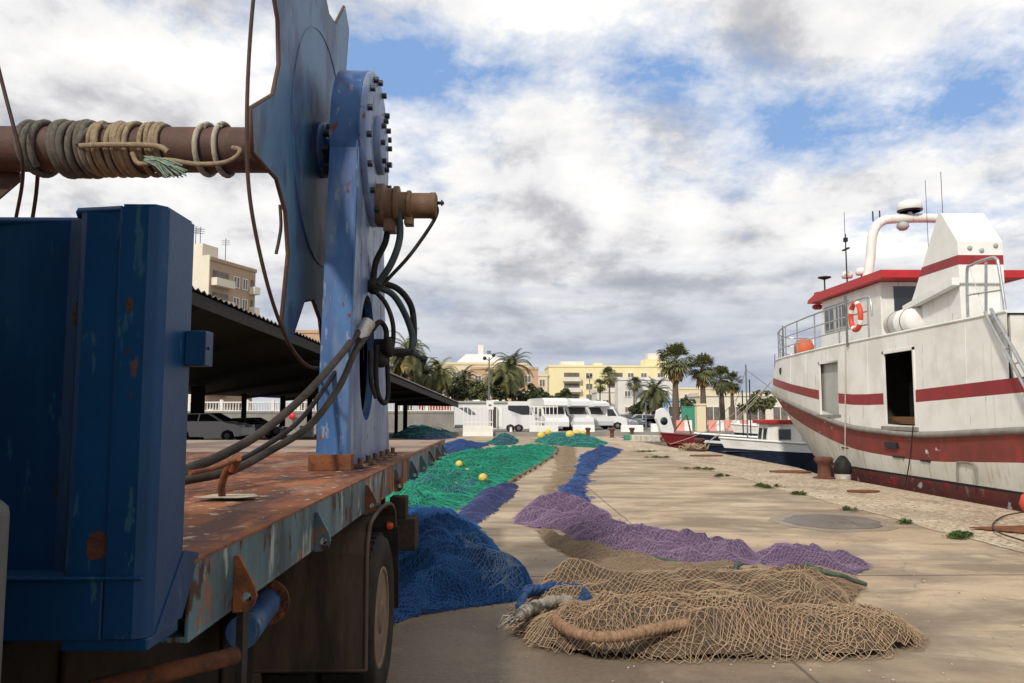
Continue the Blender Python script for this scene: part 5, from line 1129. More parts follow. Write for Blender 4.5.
# the long yellow block
c = P(549, 400, 205); b, c, ux, n = block('apartment_building', 'long yellow five-storey apartment block with white balconies', (c.x, c.y, 0), (1, .02, 0), 31, 14, 13.4, 'bldg_yellow')
o0 = Vector((c.x, c.y, 0))
balconies(b, o0, ux, 2, 4, 4.6, 1.3, 11.2, 2.75, 3.6, 1.6);
windows(b, o0, ux, 1, 4, 1.6, 1.4, 1, 2.75, 9.6, 2.2); windows(b, o0, ux, 2, 4, 1.4, 1.4, 3.4, 2.75, 20.5, 2.2); windows(b, o0, ux, 1, 4, 1.4, 1.4, 3.4, 2.75, 28.2, 2.2)
roofbox(b, ux, n, 3.4, 2, 6, 6, 1.6, 'whitewall', 13.4); roofbox(b, ux, n, 25.2, 1, 5.5, 6, 2.2, 'bldg_yellow', 13.4); roofbox(b, ux, n, 26.2, 2, 3.2, 3, 1.6, 'whitewall', 15.6); roofbox(b, ux, n, 12.0, 2, 2.2, 4, .9, 'bldg_yellow', 13.7)
c = P(735, 400, 190); b, c, ux, n = block('apartment_building', 'low cream block at the right end behind the tall palms', (c.x-16, c.y, 0), (1, 0, 0), 16, 10, 7.2, 'bldg_cream'); windows(b, Vector((c.x, c.y, 0)), ux, 5, 2, 1.5, 1.4, 2.9, 3, 1, 1.6)
# low white houses
c = P(597, 400, 140); b, c, ux, n = block('house', 'low white flat-roofed house in front of the yellow block', (c.x, c.y, 0), (1, 0, 0), 11.0, 8, 5.2, 'whitewall', 'house'); windows(b, Vector((c.x, c.y, 0)), ux, 3, 1, 1.0, 1.0, 3.4, 3, 1.0, 2.9)
c = P(618, 400, 136); b, c, ux, n = block('house', 'taller white house with small windows behind the single thin palm', (c.x, c.y, 0), (1, 0, 0), 10.5, 3.5, 7.2, 'whitewall', 'house'); windows(b, Vector((c.x, c.y, 0)), ux, 3, 2, .9, .9, 3.2, 2.7, 1.2, 1.7)
c = P(662, 400, 125); b, c, ux, n = block('kiosk', 'long low pale blue building behind the tall palms on the right', (c.x, c.y, 0), (1, 0, 0), 22, 6, 3.4, 'awning_blue', 'kiosk'); windows(b, Vector((c.x, c.y, 0)), ux, 6, 1, 1.8, 1.5, 3.5, 3, 1.0, 1.1, 'glass_mid', 'whitewall')
c = P(700, 400, 110); b, c, ux, n = block('house', 'low pale terrace building with dark shopfronts right of the palms', (c.x, c.y, 0), (1, 0, 0), 16, 6, 3.9, 'bldg_pale', 'house'); windows(b, Vector((c.x, c.y, 0)), ux, 5, 1, 2.0, 1.8, 3.1, 3, .8, .6, 'shutter', 'whitewall')

# ================================================================== TREES
def palm(px, pyb, pyt, d, crown, n, kind, label, leaf='palmleaf', skirt=0.0, tr=.22, zb=None):
    g = P(px, pyb, d); base = 0.0 if zb is None else zb; top = P(px, pyt, d).z-crown*.42
    t = thing('palm_tree', label, 'palm tree', (g.x, d, base)); h = top-base
    mb = MB(); lean = random.uniform(-.02, .02)*h; pth = [Vector((lean*(k/8)**2, 0, h*k/8)) for k in range(9)]; mb.tube(pth, [tr*(1.25-.45*k/8)+.02*math.sin(k*7) for k in range(9)], 10); mb.build('trunk', 'trunk', t)
    mb = MB(); T = Vector((lean, 0, h))
    for i in range(n):
        az = 2*PI*random.random(); q = (i+.5)/n; el = R(78-128*q+random.uniform(-9, 9)); Ln = crown*random.uniform(.82, 1.1); rx = Vector((math.cos(az), math.sin(az), 0))
        if kind == 'fan':
            pe = Ln*.48; end = T+rx*pe*math.cos(el)+Vector((0, 0, pe*math.sin(el))); axis = (rx*math.cos(el)+Vector((0, 0, math.sin(el)))).normalized(); side = axis.cross(Vector((0, 0, 1))); side = side.normalized() if side.length > .1 else Vector((1, 0, 0)); nrm = side.cross(axis)
            w0 = side*.03; mb.add([T-w0, T+w0, end+w0, end-w0], [(0, 1, 2, 3)])
            for k in range(11):
                a = R(-78+156*k/10+random.uniform(-5, 5)); dr = axis*math.cos(a)+side*math.sin(a)+nrm*random.uniform(-.15, .1); bl = Ln*.55*(1-.25*abs(k-5)/5); m_ = end+dr*bl*.6; tip = end+dr*bl+Vector((0, 0, -bl*.28)); s = dr.cross(nrm).normalized()*Ln*.035
                mb.add([end, m_+s, tip, m_-s], [(0, 1, 2, 3)])
        else:
            prev = T; dirv = rx*math.cos(el)+Vector((0, 0, math.sin(el))); step = Ln/9
            for k in range(9):
                dirv = (dirv+Vector((0, 0, -.13-.03*k))).normalized(); nx = prev+dirv*step; side = dirv.cross(Vector((0, 0, 1))); side = side.normalized() if side.length > .1 else Vector((1, 0, 0))
                for s in (-1, 1):
                    for f in (.25, .75):
                        p0 = prev.lerp(nx, f); ll = Ln*.23*(1-abs(k+f-3.8)/7.5); tip = p0+side*s*ll+dirv*ll*.55+Vector((0, 0, -ll*.35)); ww = dirv*Ln*.024; mb.add([p0-ww, p0+ww, tip], [(0, 1, 2)])
                ww = side*.02; mb.add([prev-ww, prev+ww, nx+ww, nx-ww], [(0, 1, 2, 3)]); prev = nx
    mb.build('crown', leaf, t)
    if skirt:
        mb = MB()
        for i in range(int(110*skirt)+20):
            az = random.uniform(0, 2*PI); rx = Vector((math.cos(az), math.sin(az), 0)); z0 = -random.uniform(0, .5)*crown*skirt; p0 = T+Vector((0, 0, z0)); ll = crown*random.uniform(.4, .62); e = p0+rx*ll*.55+Vector((0, 0, -ll*.8)); s = Vector((-rx.y, rx.x, 0))*crown*.06
            mb.add([p0, e+s-Vector((0, 0, .05)), e-Vector((0, 0, ll*.3)), e-s], [(0, 1, 2, 3)])
        mb.build('dead_fronds', 'palmdead', t)
    return t
def tree(px, d, wpx, pyt, pyb, label, leaf='leaf', dens=1.0, zb=0.0, name='tree', cat='tree', flat=.9):
    g = P(px, (pyt+pyb)/2, d); r = wpx/2*d/FPX; zt = P(px, pyt, d).z; zl = P(px, pyb, d).z
    t = thing(name, label, cat, (g.x, d, zb)); h = zt-zb; cz_ = (zt+max(zl, zb+.3))/2-zb; rz = (zt-max(zl, zb+.3))/2
    mb = MB(); mb.tube([(0, 0, 0), (.05*r, 0, cz_*.6), (.02*r, .03*r, cz_)], [.07*h*.6+.05, .05*h*.5+.04, .04], 8)
    for k in range(5): a = k*1.3; mb.tube([(0, 0, cz_*.5), (r*.5*math.cos(a), r*.4*math.sin(a), cz_+rz*.3*math.sin(k))], [.08, .03], 5)
    mb.build('trunk', 'bark', t); mb = MB(); n = int(1500*dens); cl = []
    for k in range(int(16+r*3)):
        u_ = random.uniform(-1, 1); a = random.uniform(0, 2*PI); rr = random.uniform(.35, .95); s = math.sqrt(1-u_*u_*.9)
        cl.append((Vector((r*rr*s*math.cos(a), r*rr*s*math.sin(a)*.8, cz_+rz*rr*u_*flat)), random.uniform(.22, .42)*min(r, rz*1.4)))
    for i in range(n):
        c_, cr_ = random.choice(cl); v = Vector((random.gauss(0, 1), random.gauss(0, 1), random.gauss(0, 1))).normalized()*cr_*random.uniform(.5, 1.05); p = c_+v*Vector((1, 1, .8)) if False else c_+Vector((v.x, v.y, v.z*.8))
        if p.z < .1: p.z = .1
        a = Vector((random.gauss(0, 1), random.gauss(0, 1), random.gauss(0, .6))).normalized(); b_ = a.cross(Vector((random.gauss(0, 1), random.gauss(0, 1), random.gauss(0, 1)))).normalized(); s = random.uniform(.12, .30)*max(.6, d/110)
        mb.add([p-a*s, p+b_*s*.6, p+a*s, p-b_*s*.6], [(0, 1, 2, 3)])
    mb.build('crown', leaf, t); return t
LP_ = 'palm trees beyond the car park'
# left group, on the upper street
palm(409, 400, 338, 84, 3.3, 60, 'pin', 'tall feathery palm showing just right of the winch hoses', 'palmdark', .3, .25, 1.66)
for (px, pyt, d, cr, lab) in ((398, 356, 86, 3.0, 'bushy palm half hidden behind the winch hoses and shed roof'), (424, 364, 90, 2.6, 'bushy palm second from the left in the group over the shed roof'), (440, 362, 88, 2.7, 'palm with arching fronds just left of the cream building'), (462, 372, 92, 2.6, 'low palm in front of the cream building'), (494, 370, 96, 2.4, 'small palm behind the double-headed street lamp')):
    palm(px, 410, pyt, d, cr, 55, 'pin', lab, random.choice(['palmleaf', 'palmdark']), .4, .25, 1.66)
palm(514, 412, 355, 96, 3.2, 62, 'pin', 'tallest full-crowned palm of the left group, behind the motorhome', 'palmdark', .5, .28, 1.66)
palm(504, 412, 368, 92, 2.6, 55, 'pin', 'shorter palm leaning against the tallest palm of the left group', 'palmleaf', .3, .25, 1.66)
for (px, d, wp, pt_, pb, lab, lf) in ((410, 92, 26, 366, 404, 'dark bush between palm trunks just above the shed roof', 'leafdark'), (432, 94, 24, 372, 404, 'olive bush under the palms left of the cream building', 'leaf'), (455, 90, 30, 376, 403, 'dense dark tree above the rear of the motorhome', 'leafdark'), (478, 90, 30, 378, 403, 'olive tree above the middle of the motorhome', 'leaf'), (500, 92, 28, 376, 404, 'dark tree under the tallest palm of the left group', 'leafdark'), (528, 94, 30, 384, 406, 'round dark bush above the front of the motorhome', 'leafdark'), (545, 96, 32, 392, 409, 'low dark hedge bush right of the motorhome front', 'leafdark'), (566, 100, 30, 396, 410, 'low dark hedge bush above the white campers', 'leafdark'), (588, 104, 26, 400, 410, 'flat low hedge bush at the end of the green row', 'leaf'), (563, 130, 15, 387, 402, 'small round tree before the left end of the yellow block', 'leaf')):
    tree(px, d, wp, pt_, pb, lab, lf, 1.1, 1.66 if px < 530 else 0)
# right group
palm(610, 426, 371, 118, 1.75, 46, 'fan', 'thin tall palm standing alone before the yellow block', 'palmleaf', .25, .14)
palm(600, 412, 382, 135, 1.5, 40, 'fan', 'small fan palm left of the thin tall palm', 'palmdark', .25, .13)
palm(634, 412, 380, 135, 1.6, 40, 'fan', 'small fan palm right of the thin tall palm', 'palmdark', .25, .13)
palm(655, 418, 384, 92, 2.7, 95, 'pin', 'low bushy palm left of the tallest fan palm', 'palmdark', .6, .35)
palm(676, 428, 351, 80, 2.25, 85, 'fan', 'tallest fan palm with thick trunk on the right', 'palmleaf', 1.0, .30)
palm(704, 430, 361, 82, 1.9, 75, 'fan', 'second tallest fan palm, standing next to the tallest one', 'palmleaf', 1.0, .28)
palm(723, 428, 372, 88, 1.75, 64, 'fan', 'third fan palm, lower and behind the two tall ones', 'palmdark', 1.0, .24)
palm(733, 428, 376, 98, 1.7, 55, 'fan', 'furthest small fan palm at the right of the row', 'palmdark', .7, .22)
tree(636, 100, 16, 402, 417, 'small dark round tree left of the bushy low palm', 'leafdark', .7); tree(690, 104, 24, 398, 418, 'dark green bush between the trunks of the two tall palms', 'leafdark', .8)
tree(763, 92, 30, 388, 412, 'olive tree behind the bow of the trawler', 'leaf', .9); tree(748, 110, 20, 400, 412, 'low bush between the palms and the trawler', 'leafdark', .5)
tree(788, 120, 30, 398, 412, 'dark tree hidden behind the bow of the trawler', 'leafdark', .5)

# ================================================================== VEHICLES
def wheels(t, xs_, hw, r, nm='wheel'):
    for x in xs_:
        for s in (-1, 1):
            mb = MB(); y = s*hw; mb.lathe([(r*.55, -.02), (r*.97, -.01), (r, .03), (r, .17), (r*.97, .21), (r*.5, .22)], (x, y+(.0 if s < 0 else -.2), r), 'y', 20); w_ = mb.build('wheel', 'tyre', t)
            mb = MB(); mb.lathe([(r*.60, 0), (r*.5, .02*0-.015), (r*.15, -.03), (.01, -.03)], (x, (y-.005) if s < 0 else (y+.035), r), 'y', 16); mb.build('rim', 'galv', w_)
def car(label, loc, rz, paint, scale=1.0, suv=False, cat='car'):
    t = thing('parked_car', label, cat, loc, rz, 'vehicles in the car park'); t.scale = (scale,)*3; zr = .15 if suv else 0
    lower = [(-2.1, .32), (-2.15, .62), (-2.08, .92+zr), (-1.5, .98+zr), (.95, .96+zr), (1.75, .82+zr), (2.12, .66+zr), (2.15, .34), (1.72, .28), (1.62, .55), (1.3, .68), (.98, .55), (.9, .26), (-.95, .26), (-1.03, .55), (-1.32, .68), (-1.62, .55), (-1.70, .28)]
    mb = MB(); mb.prism(lower, 'y', -.86, .86); body = mb.build('body', paint, t, bevel=.05)
    mb = MB(); b_ = [(-2.0, -.80, .93+zr), (1.05, -.80, .94+zr), (1.05, .80, .94+zr), (-2.0, .80, .93+zr)]; tp = [(-1.55, -.60, 1.42+zr), (.10, -.60, 1.46+zr), (.10, .60, 1.46+zr), (-1.55, .60, 1.42+zr)]; mb.hull8(b_, tp); mb.build('cabin', paint, body, bevel=.05)
    for s in (-1, 1):
        for (pa, pb, pc, pd) in (((-1.75, .99), (-.55, .99), (-.55, 1.38), (-1.45, 1.36)), ((-.45, .99), (.80, .99), (.02, 1.39), (-.45, 1.38))):
            mb = MB(); f = lambda q: (q[0], s*(.805-.2*(q[1]-.94)/.50+.006), q[1]+zr); mb.quad(f(pa), f(pb), f(pc), f(pd)); mb.build('side_window', 'glass', body)
        mb = MB(); mb.box((1.85, s*.62-.16, .66+zr), (2.13, s*.62+.16, .78+zr)); mb.build('headlight', 'lamp', body)
    mb = MB(); mb.quad((1.03, -.70, .985+zr), (1.03, .70, .985+zr), (.16, .55, 1.44+zr), (.16, -.55, 1.44+zr)); mb.build('windscreen', 'glass', body)
    wheels(t, (-1.32, 1.3), .87, .32); return t
def van(label, loc, rz, paint='carwhite', L_=5.4, H_=2.35, cat='van'):
    t = thing('parked_van', label, cat, loc, rz, 'vehicles in the car park'); h = L_/2
    pr_ = [(-h, .35), (-h, H_-.1), (-h+.12, H_), (h-1.75, H_), (h-1.35, H_-.12), (h-.85, 1.30), (h-.12, 1.05), (h, .75), (h, .35), (h-.50, .32), (h-.62, .62), (h-.95, .74), (h-1.28, .62), (h-1.40, .32), (-h+1.5, .32), (-h+1.38, .62), (-h+1.05, .74), (-h+.72, .62), (-h+.6, .32)]
    mb = MB(); mb.prism(pr_, 'y', -.98, .98); body = mb.build('body', paint, t, bevel=.05)
    for s in (-1, 1):
        mb = MB(); mb.prism([(h-1.95, 1.30), (h-1.02, 1.30), (h-1.42, 1.98), (h-1.95, 1.98)], 'y', s*.982, s*.99); mb.build('side_window', 'glass', body)
        mb = MB(); mb.box((h-.20, s*.7-.15, .82), (h-.02, s*.7+.15, 1.0)); mb.build('headlight', 'lamp', body)
    mb = MB(); mb.quad((h-.84, -.85, 1.36), (h-.84, .85, 1.36), (h-1.28, .8, 2.16), (h-1.28, -.8, 2.16)); mb.build('windscreen', 'glass', body)
    wheels(t, (-h+1.05, h-.95), .99, .34); return t
def camper(label, loc, rz, L_=6.2, H_=2.95):
    t = thing('camper', label, 'camper', loc, rz, 'vehicles in the car park'); h = L_/2
    pr_ = [(-h, .45), (-h, H_-.15), (-h+.2, H_), (h-1.0, H_), (h-.45, H_-.25), (h-.35, 2.25), (h-1.35, 2.15), (h-1.0, 1.45), (h-.15, 1.15), (h, .8), (h, .38), (h-.5, .34), (h-.6, .62), (h-.95, .76), (h-1.3, .62), (h-1.4, .34), (-h+2.1, .40), (-h+1.95, .66), (-h+1.6, .78), (-h+1.25, .66), (-h+1.1, .40)]
    mb = MB(); mb.prism(pr_, 'y', -1.1, 1.1); body = mb.build('body', 'carwhite', t, bevel=.05)
    for s in (-1, 1):
        for (x0, x1, z0, z1) in ((-h+.6, -h+1.7, 1.55, 2.15), (-h+2.6, -h+3.3, 1.5, 2.15)):
            mb = MB(); mb.box((x0, s*1.103-.004, z0), (x1, s*1.103+.004, z1)); mb.build('side_window', 'glass', body)
        mb = MB(); mb.prism([(h-2.1, 1.30), (h-1.08, 1.30), (h-1.42, 1.98), (h-2.1, 1.98)], 'y', s*1.102, s*1.11); mb.build('side_window', 'glass', body)
        mb = MB(); mb.box((-h+.1, s*1.103-.003, 1.0), (h-2.2, s*1.103+.003, 1.12)); mb.build('stripe', 'galv', body)
    mb = MB(); mb.quad((h-.97, -.95, 1.50), (h-.97, .95, 1.50), (h-1.27, .9, 2.12), (h-1.27, -.9, 2.12)); mb.build('windscreen', 'glass', body)
    wheels(t, (-h+1.6, h-.95), 1.11, .34); return t
# white motorhome, side on
d = 68; x0, x1 = P(455, 420, d).x, P(535, 420, d).x; Lm = x1-x0
t = thing('motorhome', 'big white motorhome side-on with open door and dark front window', 'motorhome', ((x0+x1)/2, d, 0), 0, 'vehicles in the car park'); h = Lm/2; H_ = P(500, 401.5, d).z
pr_ = [(-h, .40), (-h, H_-.1), (-h+.12, H_), (h-.75, H_), (h-.45, H_-.12), (h-.10, 1.35), (h, .95), (h, .30), (h-1.0, .28), (h-1.10, .55), (h-1.40, .68), (h-1.70, .55), (h-1.75, .5), (h-1.8, .55), (h-2.1, .68), (h-2.4, .55), (h-2.5, .28), (-h+.6, .28)]
mb = MB(); mb.prism(pr_, 'y', -1.12, 1.12); body = mb.build('body', 'carwhite', t, bevel=.04)
mb = MB(); mb.prism([(h-2.3, H_-.35), (h-.62, H_-.35), (h-.28, 1.45), (h-1.15, 1.45), (h-2.3, 1.85)], 'y', -1.135, -1.122); mb.build('side_window', 'glass', body)
mb = MB(); mb.prism([(-h+.35, H_-.55), (-h+1.15, H_-.5), (-h+1.9, 1.45), (-h+1.25, 1.45)], 'y', -1.133, -1.122); mb.build('dark_panel', 'cargrey', body)
mb = MB(); mb.box((-.35, -1.14, .38), (.1, -1.1222, 2.1)); mb.build('doorway', 'inside', body)
mb = MB(); mb.box((.11, -1.50, .45), (.17, -1.125, 2.1)); mb.box((.17, -1.16, .45), (.62, -1.1235, 2.1)); mb.build('door', 'white', body)
mb = MB(); mb.box((-h+.2, -1.30, H_-.12), (h-2.4, -1.123, H_+.02)); mb.build('awning', 'lightgrey', body)
mb = MB(); mb.box((h-.62, -1.35, 1.7), (h-.45, -1.14, 2.15)); mb.build('mirror', 'black', body)
mb = MB(); mb.quad((h-.08, -.95, 1.45), (h-.08, .95, 1.45), (h-.40, .9, H_-.2), (h-.40, -.9, H_-.2)); mb.build('windscreen', 'glass', body)
mb = MB(); mb.box((-h+.05, -1.131, .34), (-h+.75, -1.122, .62)); mb.build('grille', 'cargrey', body)
wheels(t, (h-1.40, h-2.1), 1.125, .33)
for x in (-1.9, -.3): mb = MB(); mb.box((x, -.3, H_), (x+.6, .3, H_+.12)); mb.build('roof_hatch', 'white', body)
def gp(px, d): return Vector((P(px, 420, d).x, d, 0))
camper('white camper parked just right of the big motorhome', gp(548, 74), R(-78)); camper('white camper behind the second picket gate', gp(566, 76), R(-62)); camper('white camper with dark side windows above the concrete block', gp(583, 80), R(-50), 6.0, 2.8)
van('white van with dark cab window facing right', gp(602, 80), R(-14), 'carwhite', 5.2, 2.3); van('white van in the second row behind the other vans', gp(596, 92), R(-20), 'carwhite', 5.6, 2.6)
car('silver car parked to the right of the white van', gp(617, 86), R(-40), 'carsilver'); car('dark grey car parked behind the silver car', gp(627, 90), R(-60), 'cargrey'); car('light silver car side-on left of the bushy palm', gp(637, 90), R(180), 'carsilver'); car('blue car side-on below the bushy low palm', gp(653, 90), R(180), 'carblue'); car('white car side-on right of the blue car', gp(664, 94), R(0), 'carwhite')
g = G(222, 440.5); car('silver-white car parked under the shed roof', (P(213, 430, 46).x, 46, 0), R(-8), 'carwhite', 1.0, True)
car('red car on the upper street behind the white balustrade', (P(440, 405, 80).x, 80, 1.66), R(0), 'carred'); car('dark grey car in the shadow under the shed beside the concrete block', gp(256, 52), R(-6), 'cargrey', .9)

# ================================================================== CAR PARK FURNITURE
def gate(label, px0, px1, d):
    a, b = P(px0, 425, d).x, P(px1, 425, d).x; wd = b-a; t = thing('picket_gate', label, 'barrier', ((a+b)/2, d, 0), 0, 'white picket barriers on concrete feet'); h = wd/2
    mb = MB(); mb.prism([(-.30, 0), (.30, 0), (.18, .30), (.12, .72), (-.12, .72), (-.18, .30)], 'x', -h, h); mb.build('concrete_foot', 'whitewall', t, bevel=.03)
    mb = MB(); n = 7; mb.box((-h, -.03, 2.0), (h, .03, 2.07)); mb.box((-h, -.03, .95), (h, .03, 1.02)); mb.build('frame', 'white', t)
    for k in range(n+1): mb = MB(); x = -h+.04+(wd-.08)*k/n; mb.box((x-.026, -.045, .722), (x+.026, -.031, 2.1)); mb.build('picket', 'white', t)
gate('white picket barrier in front of the motorhome door', 463, 493, 55); gate('white picket barrier in front of the white campers', 529.5, 558, 56)
def cblock(label, px0, px1, pyb, hgt, name='concrete_block', mat_='white'):
    a, b = G(px0, pyb), G(px1, pyb); wd = b.x-a.x; mb = MB(); mb.prism([(-.26, 0), (.26, 0), (.17, .25), (.13, hgt), (-.13, hgt), (-.17, .25)], 'x', -wd/2, wd/2)
    for k in (-1, 1): mb.box((k*wd*.25-.12, -.262, -.001), (k*wd*.25+.12, -.2, .08))
    o = mb.build(name, mat_, None, .03); o.location = ((a.x+b.x)/2, a.y, 0); tag(o, label, 'concrete barrier', 'white concrete barriers')
cblock('white concrete barrier right of the second picket barrier', 573, 594.5, 434.5, .72); cblock('white concrete barrier between the van and the red boat', 621, 643, 433.5, .66)
cblock('small white concrete barrier by the wall left of a shed post', 266, 277, 437, .75); cblock('small white concrete barrier by the wall beside the winch support', 300, 313, 437, .75); cblock('tiny white concrete barrier by the wall right of the winch', 409, 416, 435, .55); cblock('tiny white concrete barrier by the wall left of the motorhome', 432, 441, 435, .6); cblock('white concrete barrier just left of the propped white dinghy', 651, 658, 433, .75)
def lamp(label, px, pyt, pyb, d, heads):
    g = gp(px, d); zt = P(px, pyt, d).z; zb = 1.66 if pyb < 420 and px < 520 else 0; t = thing('street_lamp', label, 'street lamp', (g.x, d, zb)); h = zt-zb
    mb = MB(); mb.tube([(0, 0, 0), (0, 0, h*.5), (0, 0, h)], [.09, .07, .05], 8); mb.box((-.2, -.2, 0), (.2, .2, .12)); mb.build('pole', 'galv', t)
    for s in heads: mb = MB(); mb.lathe([(.03, -.14), (.12, -.07), (.16, .05), (.10, .14), (.02, .17)], (s*.35, 0, h+.12*s), 'z', 12); mb.tube([(0, 0, h-.3), (s*.35, 0, h+.05*s)], .03, 6); mb.build('lamp_head', 'lampglass', t)
lamp('double-headed street lamp rising behind the motorhome', 489, 357, 432, 62, (-1, 1)); lamp('double-headed street lamp before the yellow block', 590, 376, 430, 100, (-.6, .6)); lamp('slim street lamp in front of the bushy palm', 646, 402, 430, 75, (.5,))
mb = MB(); q = P(490, 405, 61.5); mb.box((-.28, -.05, -.35), (.28, .05, .35)); mb.tube([(0, .06, -q.z), (0, .06, .3)], .05, 6); mb.box((-.12, -.055, -.12), (.12, -.051, .05), 1); o = mb.build('sign_board', ['white', 'galv']); o.location = q; tag(o, 'small white sign board on a post at the motorhome door', 'sign')
g = G(511, 436); mb = MB(); mb.box((-.2, -.2, 0), (.2, .2, .04), 1); mb.lathe([(.15, .04), (.12, .22)], (0, 0, 0), 'z', 14, 1); mb.lathe([(.12, .22), (.06, .55), (.03, .6)], (0, 0, 0), 'z', 14); o = mb.build('traffic_cone', ['white', 'cone']); o.location = g; tag(o, 'small white-topped traffic cone near the motorhome wheels', 'cone')
mb = MB(); g = gp(292, 75.5); mb.lathe([(.02, -.01), (.33, -.01), (.33, .01), (.02, .01)], (0, 0, 1.3), 'y', 20); mb.tube([(0, .03, 0), (0, .03, 1.6)], .03, 6, 1); o = mb.build('round_sign', ['signred', 'galv']); o.location = g; tag(o, 'round red traffic sign before the grey wall', 'sign')
# low clutter along the kerb: bollard stumps, timber, red barriers by the green fence
for (px, pyb, lab) in ((588, 437, 'short dark stump standing on the kerb before the white concrete barrier'), (612, 438, 'rusty mooring stump on the kerb left of the red boat'), (632, 437, 'small brown mooring stump beyond the weed patch')):
    g = G(px, pyb); bollard(g, lab, .62, .13)
def basin_thing(): pass
fe = thing('mesh_fence', 'green mesh fence panel between the trunks of the tall palms', 'fence', (gp(692, 74)), 0); 
mb = MB(); mb.box((-.9, 0, .15), (1.2, .02, 2.1)); mb.build('mesh_panel', 'fencegreen', fe)
mb = MB(); 
for x in (-.92, .1, 1.2): mb.box((x-.04, -.03, 0), (x+.04, .0, 2.3))
mb.box((-.92, -.028, 2.12), (1.2, .0, 2.2)); mb.build('fence_frame', 'fencegreen', fe)
mb = MB(); mb.box((-.38, -.38, 0), (.38, .38, 2.25)); mb.box((-.45, -.45, 2.25), (.45, .45, 2.4)); o = mb.build('gate_pillar', 'bldg_cream'); o.location = gp(700.5, 68); tag(o, 'cream gate pillar beside the green mesh fence', 'pillar')
for i, (px, d, lab) in enumerate(((716, 72, 'pink and white plastic barrier right of the gate pillar'), (732, 73, 'pink and white plastic barrier behind the boat masts'), (748, 74, 'pink and white plastic barrier left of the trawler bow'), (684, 72, 'pink and white plastic barrier under the green mesh fence'))):
    mb = MB(); mb.prism([(-.2, 0), (.2, 0), (.1, .35), (.08, .95), (-.08, .95), (-.1, .35)], 'x', -.7, -.02); mb.prism([(-.2, 0), (.2, 0), (.1, .35), (.08, .95), (-.08, .95), (-.1, .35)], 'x', .0, .7, 1); o = mb.build('plastic_barrier', ['pink', 'white']); o.location = gp(px, d); tag(o, lab, 'barrier', 'pink plastic barriers')

# ================================================================== SMALL BOATS
def small_boat(label, loc, rz, L_, B_, H_, topm, lowm, bow=.5, cabin=None, trim='white'):
    t = thing('small_boat', label, 'boat', loc, rz, 'small boats moored bow to the quay'); st = np.linspace(0, 1, 22); lv = [(-.55, .35), (-.2, .75), (.15, .92), (.74, .988), (.82, .99), (1.0, 1.0)]
    mb = MB()
    for s in (-1, 1):
        vs = []; 
        for (zf, bf) in lv:
            for q in st:
                x = -L_/2+L_*q+ (bow*(zf) if q > .0 else 0)*q**3; hb = B_/2*bf*(1-max(0, (q-.35)/.65)**2.3); sh = H_*(zf*(1+.42*max(0, q-.3)**1.6) if zf > 0 else zf); vs.append((x, s*hb, sh))
        n = len(st)
        for i in range(len(lv)-1):
            m_ = 1 if i < 3 else (2 if i == 3 else 0)
            mb.add(vs, [(i*n+j, i*n+j+1, (i+1)*n+j+1, (i+1)*n+j) for j in range(n-1)], m_, True)
        mb.tube([Vector(v)+Vector((0, 0, .02)) for v in vs[-n:]], .05, 6, 2)
    a = [(-L_/2, -B_/2, 0)]; 
    mb.quad((-L_/2-.02, -B_/2*.9, -.1), (-L_/2-.02, B_/2*.9, -.1), (-L_/2, B_/2, H_), (-L_/2, -B_/2, H_), mi=1)
    hl = mb.build('hull', [topm, lowm, trim], t)
    mb = MB(); dk = [(v[0], v[1]*.96, H_*.80+.0) for v in vs[-n:]]; dk2 = [(x, -y, z) for x, y, z in dk[::-1]]; mb.add(dk+dk2, [(i, i+1, 2*n-2-i, 2*n-1-i) for i in range(n-1)]); mb.build('deck', 'lightgrey', t)
    return t, hl
t, hl = small_boat('small white and black fishing boat with a red cabin roof beside the trawler bow', (13.2, 33.3, -.98), R(182), 6.6, 2.5, 1.25, 'boatwhite', 'navyhull', .8)
mb = MB(); mb.hull8([(.9, -.75, 1.0), (2.35, -.6, 1.0), (2.35, .6, 1.0), (.9, .75, 1.0)], [(.9, -.7, 2.15), (2.2, -.55, 2.15), (2.2, .55, 2.15), (.9, .7, 2.15)]); cbn = mb.build('cabin', 'boatwhite', t, bevel=.02)
mb = MB(); mb.box((.75, -.82, 2.152), (2.4, .75, 2.30)); mb.build('roof', 'redroof', cbn, bevel=.02)
for (x, y0, y1) in ((2.28, -.45, -.1), (2.28, .1, .45)): mb = MB(); mb.add([(x+.025, y0, 1.5), (x+.025, y1, 1.5), (x-.035, y1, 1.95), (x-.035, y0, 1.95)], [(0, 1, 2, 3)]); mb.build('window', 'glass', cbn)
mb = MB(); mb.box((1.35, .66, 1.5), (1.85, .705, 1.92)); mb.build('window', 'glass', cbn)
mb = MB(); mb.tube([(2.9, 0, 1.2), (2.9, 0, 4.6)], .028, 6); mb.tube([(2.9, 0, 4.4), (.4, 0, 2.5)], .010, 4); mb.tube([(2.9, 0, 4.4), (3.8, 0, 1.7)], .010, 4); mb.build('mast', 'galv', t)
mb = MB()
for x in (-.5, -1.7): 
    for y in (-.95, .95): mb.tube([(x, y, 1.1), (x, y, 2.75)], .03, 6)
mb.box((-1.85, -1.0, 2.75), (-.4, 1.0, 2.80)); mb.build('gantry', 'white', t)
mb = MB(); mb.lathe([(.05, -.35), (.35, -.3), (.35, .3), (.05, .35)], (-1.1, .3, 1.45), 'y', 16); mb.build('net_hauler', 'bollard', t)
mb = MB(); mb.lathe([(.03, .3), (.10, .2), (.11, -.2), (.03, -.3)], (-.95, 1.37, .62), 'z', 12); mb.build('fender', 'float_yellow', t)
mb = MB(); mb.lathe([(.03, .3), (.14, .2), (.15, -.2), (.03, -.3)], (-2.6, 1.30, .55), 'z', 12); mb.build('fender', 'white', t)
